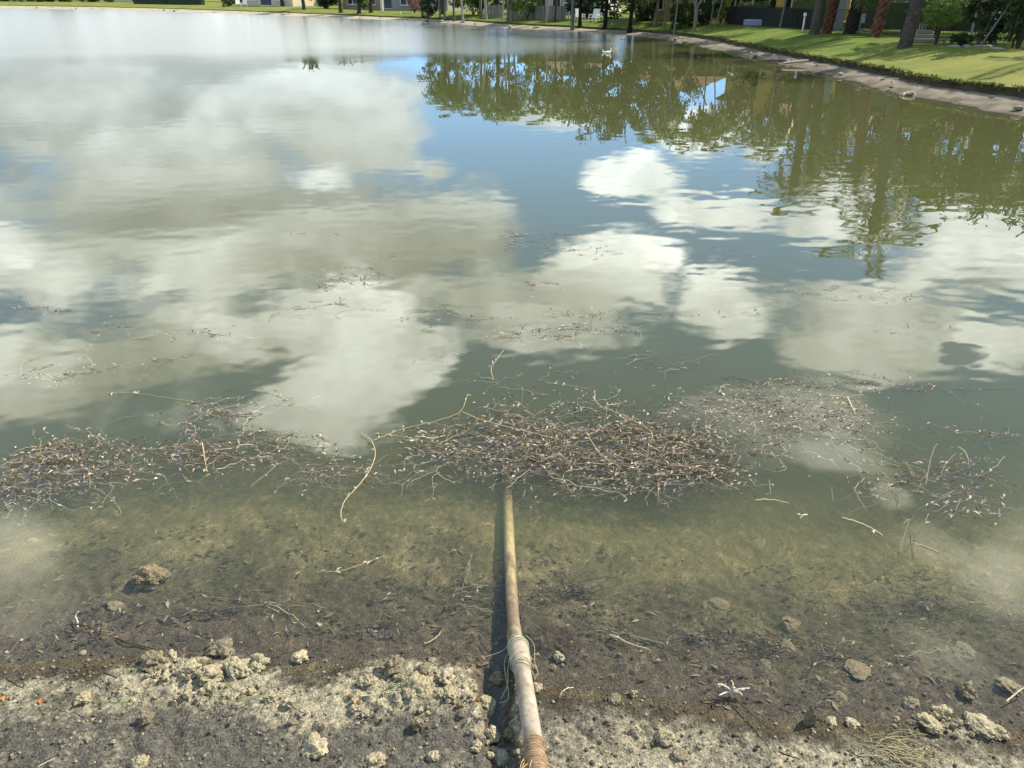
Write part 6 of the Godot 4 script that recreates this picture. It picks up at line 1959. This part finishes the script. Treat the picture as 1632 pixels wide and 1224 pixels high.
func reeds() -> void:
	var straw := Color(0.5, 0.44, 0.28)
	vine("broken reed standing in the shallows at the right, bent at its tip", [Vector3(1.558, -0.05, -2.425), Vector3(1.549, 0.03, -2.425), Vector3(1.551, 0.1, -2.427), Vector3(1.548, 0.15, -2.425), Vector3(1.536, 0.13, -2.431)], 0.0042, straw, 0, 890, "reed")
	vine("second broken reed leaning right beside the bent one", [Vector3(1.637, -0.03, -2.498), Vector3(1.636, 0.04, -2.483), Vector3(1.652, 0.09, -2.483), Vector3(1.675, 0.12, -2.51)], 0.0032, straw * 0.7, 1, 891, "reed")
	vine("dark reed stub standing below the leaning one", [Vector3(1.626, -0.06, -2.448), Vector3(1.615, -0.01, -2.466), Vector3(1.598, 0.05, -2.47)], 0.003, Color(0.14, 0.11, 0.07), 0, 892, "reed")
	vine("thin reed lying to the right of the broken pair", [Vector3(1.618, 0, -2.477), Vector3(1.662, 0.002, -2.447), Vector3(1.701, 0.003, -2.411)], 0.0022, straw * 0.9, 0, 893, "reed")
	vine("tall reed bent over at the right above the drifting weed", [Vector3(1.878, 0, -2.894), Vector3(1.893, 0.07, -2.932), Vector3(1.909, 0.14, -2.96), Vector3(1.926, 0.16, -2.97)], 0.0032, straw, 0, 894, "reed")
	vine("short reed right of the tall bent one", [Vector3(1.984, 0, -2.97), Vector3(2.012, 0.04, -2.999), Vector3(2.059, 0.08, -3.022)], 0.0028, straw * 0.9, 1, 895, "reed")
	vine("arched reed tip above the little weed clump", [Vector3(2.126, 0.05, -3.125), Vector3(2.139, 0.05, -3.092), Vector3(2.141, 0.03, -3.046), Vector3(2.143, 0, -3.023)], 0.0026, straw * 0.9, 0, 896, "reed")
	vine("floating straw pointing towards the broken reeds", [Vector3(1.397, 0.004, -2.634), Vector3(1.456, 0.006, -2.597), Vector3(1.494, 0.004, -2.562), Vector3(1.521, 0.002, -2.519)], 0.0036, straw, 1, 897, "floating_straw")
	vine("floating straw left of the upright tips in open water", [Vector3(1.068, 0.004, -2.759), Vector3(1.137, 0.006, -2.761), Vector3(1.208, 0.002, -2.739)], 0.003, straw * 0.9, 0, 898, "floating_straw")
	vine("single pale straw across the right pale raft", [Vector3(1.833, 0.01, -3.699), Vector3(1.815, 0.012, -3.603), Vector3(1.807, 0.01, -3.531)], 0.003, straw * 1.2, 0, 899, "floating_straw")
	vine("upright pale stem tip nearest the largest mat's right end", [Vector3(0.648, -0.05, -2.796), Vector3(0.651, 0, -2.821), Vector3(0.656, 0.03, -2.851)], 0.0026, straw * 0.8, 0, 900, "reed")
	vine("thin upright stem tip in open water right of the largest mat", [Vector3(1.158, -0.02, -2.835), Vector3(1.157, 0.01, -2.855), Vector3(1.155, 0.035, -2.873)], 0.002, straw, 0, 901, "reed")
	vine("thin upright stem tip left of the drifting weed", [Vector3(1.419, -0.02, -2.788), Vector3(1.419, 0.01, -2.812), Vector3(1.419, 0.03, -2.822)], 0.002, straw * 0.8, 0, 902, "reed")
	vine("grey slanting stem at the right end of the largest mat", [Vector3(1.04, 0, -3.023), Vector3(1.056, 0.03, -3.03), Vector3(1.071, 0.05, -3.053)], 0.0028, straw * 0.7, 0, 903, "reed")
	vine("white curled leaf standing out of the water in open shallows", [Vector3(1.223, 0, -2.635), Vector3(1.233, 0.012, -2.641), Vector3(1.252, 0.014, -2.642)], 0.004, Color(0.7, 0.66, 0.52), 1, 904, "floating_leaf")
	# dead white plant in the wet mud
	rng.seed = 910
	var at := Vector3(0.698, 0, -1.719)
	var d := thing("dead_plant", "bleached white dead plant with stubby branches in the wet mud", "plant", at)
	var b := MB.new()
	b.tube(curve([Vector3(0, -0.03, 0), Vector3(0.0, 0.015, 0.0), Vector3(0.004, 0.035, 0)], 3), [0.004], 6, Color(0.4, 0.36, 0.26))
	put("stem", b.mesh(), M.stem, d)
	for k in 13:
		var a := lerpf(-1.25, 1.35, k / 12.0) + rng.randf_range(-0.12, 0.12)
		var l := rng.randf_range(0.026, 0.06)
		var tip := Vector3(sin(a) * l, cos(a) * l * 0.85 + 0.01, rng.randf_range(-0.03, 0.03))
		var q := MB.new()
		q.tube(curve([Vector3(0, 0.012, 0), tip * 0.5 + Vector3(rng.randfn(0, 0.006), 0.012, 0), tip], 4), taper(9, 0.0026, 0.0019, 0.25), 6, jitter(Color(0.5, 0.47, 0.4), 0.2))
		put("branch", q.mesh(), M.stem, d)
	# short broken stake
	var sk := thing("broken_stake", "short splintered wooden stake standing at the waterline", "stake", ground_at(Vector3(0.908, 0.02, -1.615)))
	var kb := MB.new()
	kb.tube([Vector3(-0.004, -0.03, 0), Vector3(-0.003, 0.02, 0), Vector3(0, 0.045, 0), Vector3(0.001, 0.066, 0)], [0.016, 0.015, 0.01, 0.002], 6, Color(0.3, 0.26, 0.18))
	kb.tube([Vector3(0.011, -0.03, 0.004), Vector3(0.011, 0.02, 0.004), Vector3(0.012, 0.042, 0.004)], [0.009, 0.008, 0.003], 5, Color(0.36, 0.31, 0.22))
	put("stake", kb.mesh(), M.bark, sk)
	# twigs on the mud and in the shallows
	var dark := Color(0.05, 0.042, 0.03)
	var twig := func(label: String, pts: Array, r: float, tone: Color, seed_: int, called := "twig"):
		rng.seed = seed_
		var c: Vector3 = pts[0]
		var l := curve(pts, 6)
		for k in l.size():
			l[k] = l[k] - c + Vector3(rng.randfn(0, 0.001), 0.0, rng.randfn(0, 0.001))
		var m := MB.new()
		m.tube(l, taper(l.size(), r, r * 0.5, 0.2), 6, tone)
		single(called, m.mesh(), M.stem, label, "grass blade" if called == "grass_blade" else "twig", c)
	twig.call("white dead stalk curling up out of the shallows at the left", [Vector3(-1.535, -0.01, -2.023), Vector3(-1.533, 0.02, -2.025), Vector3(-1.532, 0.04, -2.029), Vector3(-1.52, 0.055, -2.032)], 0.0032, Color(0.7, 0.67, 0.56), 920)
	twig.call("dark twig floating beside the white curled stalk", [Vector3(-1.557, 0.004, -2.021), Vector3(-1.489, 0.006, -2.01), Vector3(-1.431, 0.004, -1.97), Vector3(-1.392, 0.004, -1.925)], 0.0028, dark, 921)
	twig.call("dark twig lying in the shallows towards the left heap", [Vector3(-1.364, 0.004, -1.956), Vector3(-1.312, 0.006, -1.934), Vector3(-1.257, 0.004, -1.919), Vector3(-1.203, 0.006, -1.903)], 0.003, dark, 922)
	twig.call("short dark branch tip beside the dark twigs", [Vector3(-1.431, 0.004, -1.97), Vector3(-1.426, 0.02, -1.978), Vector3(-1.424, 0.03, -1.991)], 0.0022, dark, 923)
	twig.call("tan twig in the shallow water left of the pipe joint", [Vector3(-0.301, 0, -1.934), Vector3(-0.272, 0.004, -1.947), Vector3(-0.247, 0.006, -1.983)], 0.0034, Color(0.3, 0.25, 0.16), 924)
	twig.call("thin pale curved stem in the wet mud right of the pipe", [Vector3(0.15, 0.015, -1.696), Vector3(0.158, 0.03, -1.707), Vector3(0.177, 0.03, -1.72), Vector3(0.196, 0.02, -1.731)], 0.002, Color(0.5, 0.47, 0.33), 925)
	twig.call("pale twig sticking up from the sunken debris right of the pipe", [Vector3(0.34, 0, -1.974), Vector3(0.365, 0.012, -1.951), Vector3(0.395, 0.006, -1.934), Vector3(0.466, 0.002, -1.907)], 0.0026, Color(0.42, 0.36, 0.25), 926)
	twig.call("dark slanting twig below the white dead plant", [Vector3(0.699, 0.012, -1.699), Vector3(0.731, 0.02, -1.638), Vector3(0.764, 0.03, -1.578), Vector3(0.788, 0.045, -1.536)], 0.0024, dark, 927)
	twig.call("dark twig on the right bank near the bottom", [Vector3(0.761, 0.055, -1.474), Vector3(0.794, 0.06, -1.454), Vector3(0.814, 0.06, -1.446)], 0.0026, dark, 928)
	twig.call("dark crooked twig on the mud left of the right straw", [Vector3(0.465, 0.06, -1.567), Vector3(0.448, 0.09, -1.569), Vector3(0.445, 0.1, -1.578)], 0.002, dark, 929)
	twig.call("pale upright stick at the bottom edge right of the pipe", [Vector3(0.355, 0.05, -1.418), Vector3(0.349, 0.085, -1.419), Vector3(0.346, 0.105, -1.422)], 0.0036, Color(0.5, 0.45, 0.34), 930)
	twig.call("pale stick running to the right edge by the wet clods", [Vector3(1.552, 0.01, -1.686), Vector3(1.591, 0.02, -1.709), Vector3(1.642, 0.03, -1.732)], 0.003, Color(0.46, 0.4, 0.28), 931)
	twig.call("dark twig lying on the pale crust near the left edge", [Vector3(-1.607, 0.05, -1.744), Vector3(-1.563, 0.052, -1.717), Vector3(-1.533, 0.05, -1.705)], 0.0032, dark, 932)
	twig.call("small dark splinter on the crust left of the left heap", [Vector3(-1.311, 0.045, -1.769), Vector3(-1.277, 0.048, -1.753), Vector3(-1.257, 0.045, -1.748)], 0.003, dark, 933)
	twig.call("dark splinter by the water left of the pipe joint", [Vector3(-0.106, 0, -1.94), Vector3(-0.089, 0.006, -1.909), Vector3(-0.078, 0.008, -1.887)], 0.003, dark, 934)
	var gb := Color(0.09, 0.13, 0.035)
	twig.call("green grass blade bending across the left heap", [Vector3(-0.915, 0.075, -1.726), Vector3(-0.874, 0.075, -1.687), Vector3(-0.832, 0.07, -1.668), Vector3(-0.799, 0.065, -1.663)], 0.0016, gb, 940, "grass_blade")
	twig.call("long green grass blade running left from the left heap", [Vector3(-1.41, 0.05, -1.666), Vector3(-1.32, 0.055, -1.65), Vector3(-1.22, 0.055, -1.643), Vector3(-1.157, 0.05, -1.65)], 0.0016, gb, 941, "grass_blade")
	twig.call("green grass blade curving below the left heap", [Vector3(-0.946, 0.06, -1.674), Vector3(-0.863, 0.066, -1.641), Vector3(-0.797, 0.07, -1.647), Vector3(-0.752, 0.06, -1.701)], 0.0015, gb * 1.2, 942, "grass_blade")
	twig.call("bright green grass blade at the left of the middle heap", [Vector3(-0.402, 0.07, -1.673), Vector3(-0.369, 0.085, -1.674), Vector3(-0.331, 0.095, -1.689)], 0.002, gb * 1.1, 943, "grass_blade")
	twig.call("second green grass blade crossing the bright one", [Vector3(-0.395, 0.07, -1.675), Vector3(-0.356, 0.09, -1.684), Vector3(-0.325, 0.1, -1.692)], 0.0018, gb, 944, "grass_blade")
	twig.call("pale straw lying under the green blades of the middle heap", [Vector3(-0.466, 0.055, -1.667), Vector3(-0.408, 0.065, -1.668), Vector3(-0.34, 0.075, -1.668)], 0.002, Color(0.5, 0.46, 0.32), 945, "straw")
	twig.call("pale straw in the bottom left corner", [Vector3(-1.314, 0.075, -1.411), Vector3(-1.297, 0.08, -1.423), Vector3(-1.28, 0.08, -1.435)], 0.0018, Color(0.48, 0.44, 0.3), 946, "straw")
	# flattened bundle of dead grass at the bottom right
	rng.seed = 950
	var c0 := ground_at(Vector3(1.098, 0.04, -1.498))
	var bt := thing("dead_grass", "flattened clump of dead straw grass at the bottom right", "dead grass", c0)
	var sb := MB.new()
	for k in 90:
		var p := Vector3(rng.randfn(0, 0.05), 0.01 + rng.randf() * 0.014, rng.randfn(0, 0.03))
		var a := 0.5 + rng.randfn(0, 0.5)
		var l := rng.randf_range(0.03, 0.1)
		var v := Vector3(cos(a), rng.randf_range(-0.1, 0.15), sin(a)) * l
		sb.tube(curve([p, p + v * 0.5 + Vector3(0, 0.008, 0), p + v], 3), taper(7, 0.0016, 0.0007), 4, jitter(Color(0.33, 0.29, 0.18), 0.4))
	put("straw", sb.mesh(), M.stem, bt, "stuff")
	# fallen leaves
	for q in [[Vector3(-1.461, 0.05, -1.678), "rust brown fallen leaf near the left edge of the bank", Color(0.26, 0.1, 0.04)], [Vector3(-1.585, 0.05, -1.692), "orange brown fallen leaf at the very left edge", Color(0.3, 0.15, 0.05)], [Vector3(-1.024, 0.05, -1.685), "dark red fallen leaf below the left heap", Color(0.14, 0.05, 0.035)]]:
		var m := MB.new()
		m.leaf(Vector3(-0.014, 0.004, 0), Vector3(1, 0.1, 0.3).normalized(), Vector3.UP, 0.032, 0.02, q[2], 0.25)
		single("fallen_leaf", m.mesh(), M.weed, q[1], "leaf", ground_at(q[0]) + Vector3(0, 0.002, 0), rng.randf() * 6.0)
	# litter of rotting leaves and stalks under the shallow water
	var lm := MB.new()
	lm.leaf(Vector3(-0.5, 0, 0), Vector3.RIGHT, Vector3.UP, 1.0, 0.34, Color.WHITE, 0.2)
	var lmesh := lm.mesh()
	var where := []
	var tint := []
	for k in 5200:
		var x := rng.randf_range(-1.9, 1.9)
		var z := near_z(x) - pow(rng.randf(), 0.8) * 0.85
		var n := noise.get_noise_2d(x * 3.0 + 70.0, z * 3.0)
		if n < rng.randf_range(-0.35, 0.3):
			continue
		var l := 0.008 + 0.045 * pow(rng.randf(), 1.6)
		var thin := rng.randf_range(0.25, 1.0)
		where.append(Transform3D(Basis.from_euler(Vector3(rng.randfn(0, 0.25), rng.randf() * TAU, rng.randfn(0, 0.2))).scaled(Vector3(l, l * 0.5, l * thin)), Vector3(x, near_h(x, z) + 0.003, z)))
		var r := rng.randf()
		tint.append(jitter(Color(0.03, 0.024, 0.017) if r < 0.55 else (Color(0.12, 0.1, 0.06) if r < 0.97 else Color(0.34, 0.31, 0.22)), 0.35))
	multi("leaf_litter", lmesh, M.weed, where, tint, "rotting leaves and stalks lying under the shallow water")


func near_things() -> void:
	pipe()
	bank_clods()
	weeds()
	bed_weeds()
	reeds()
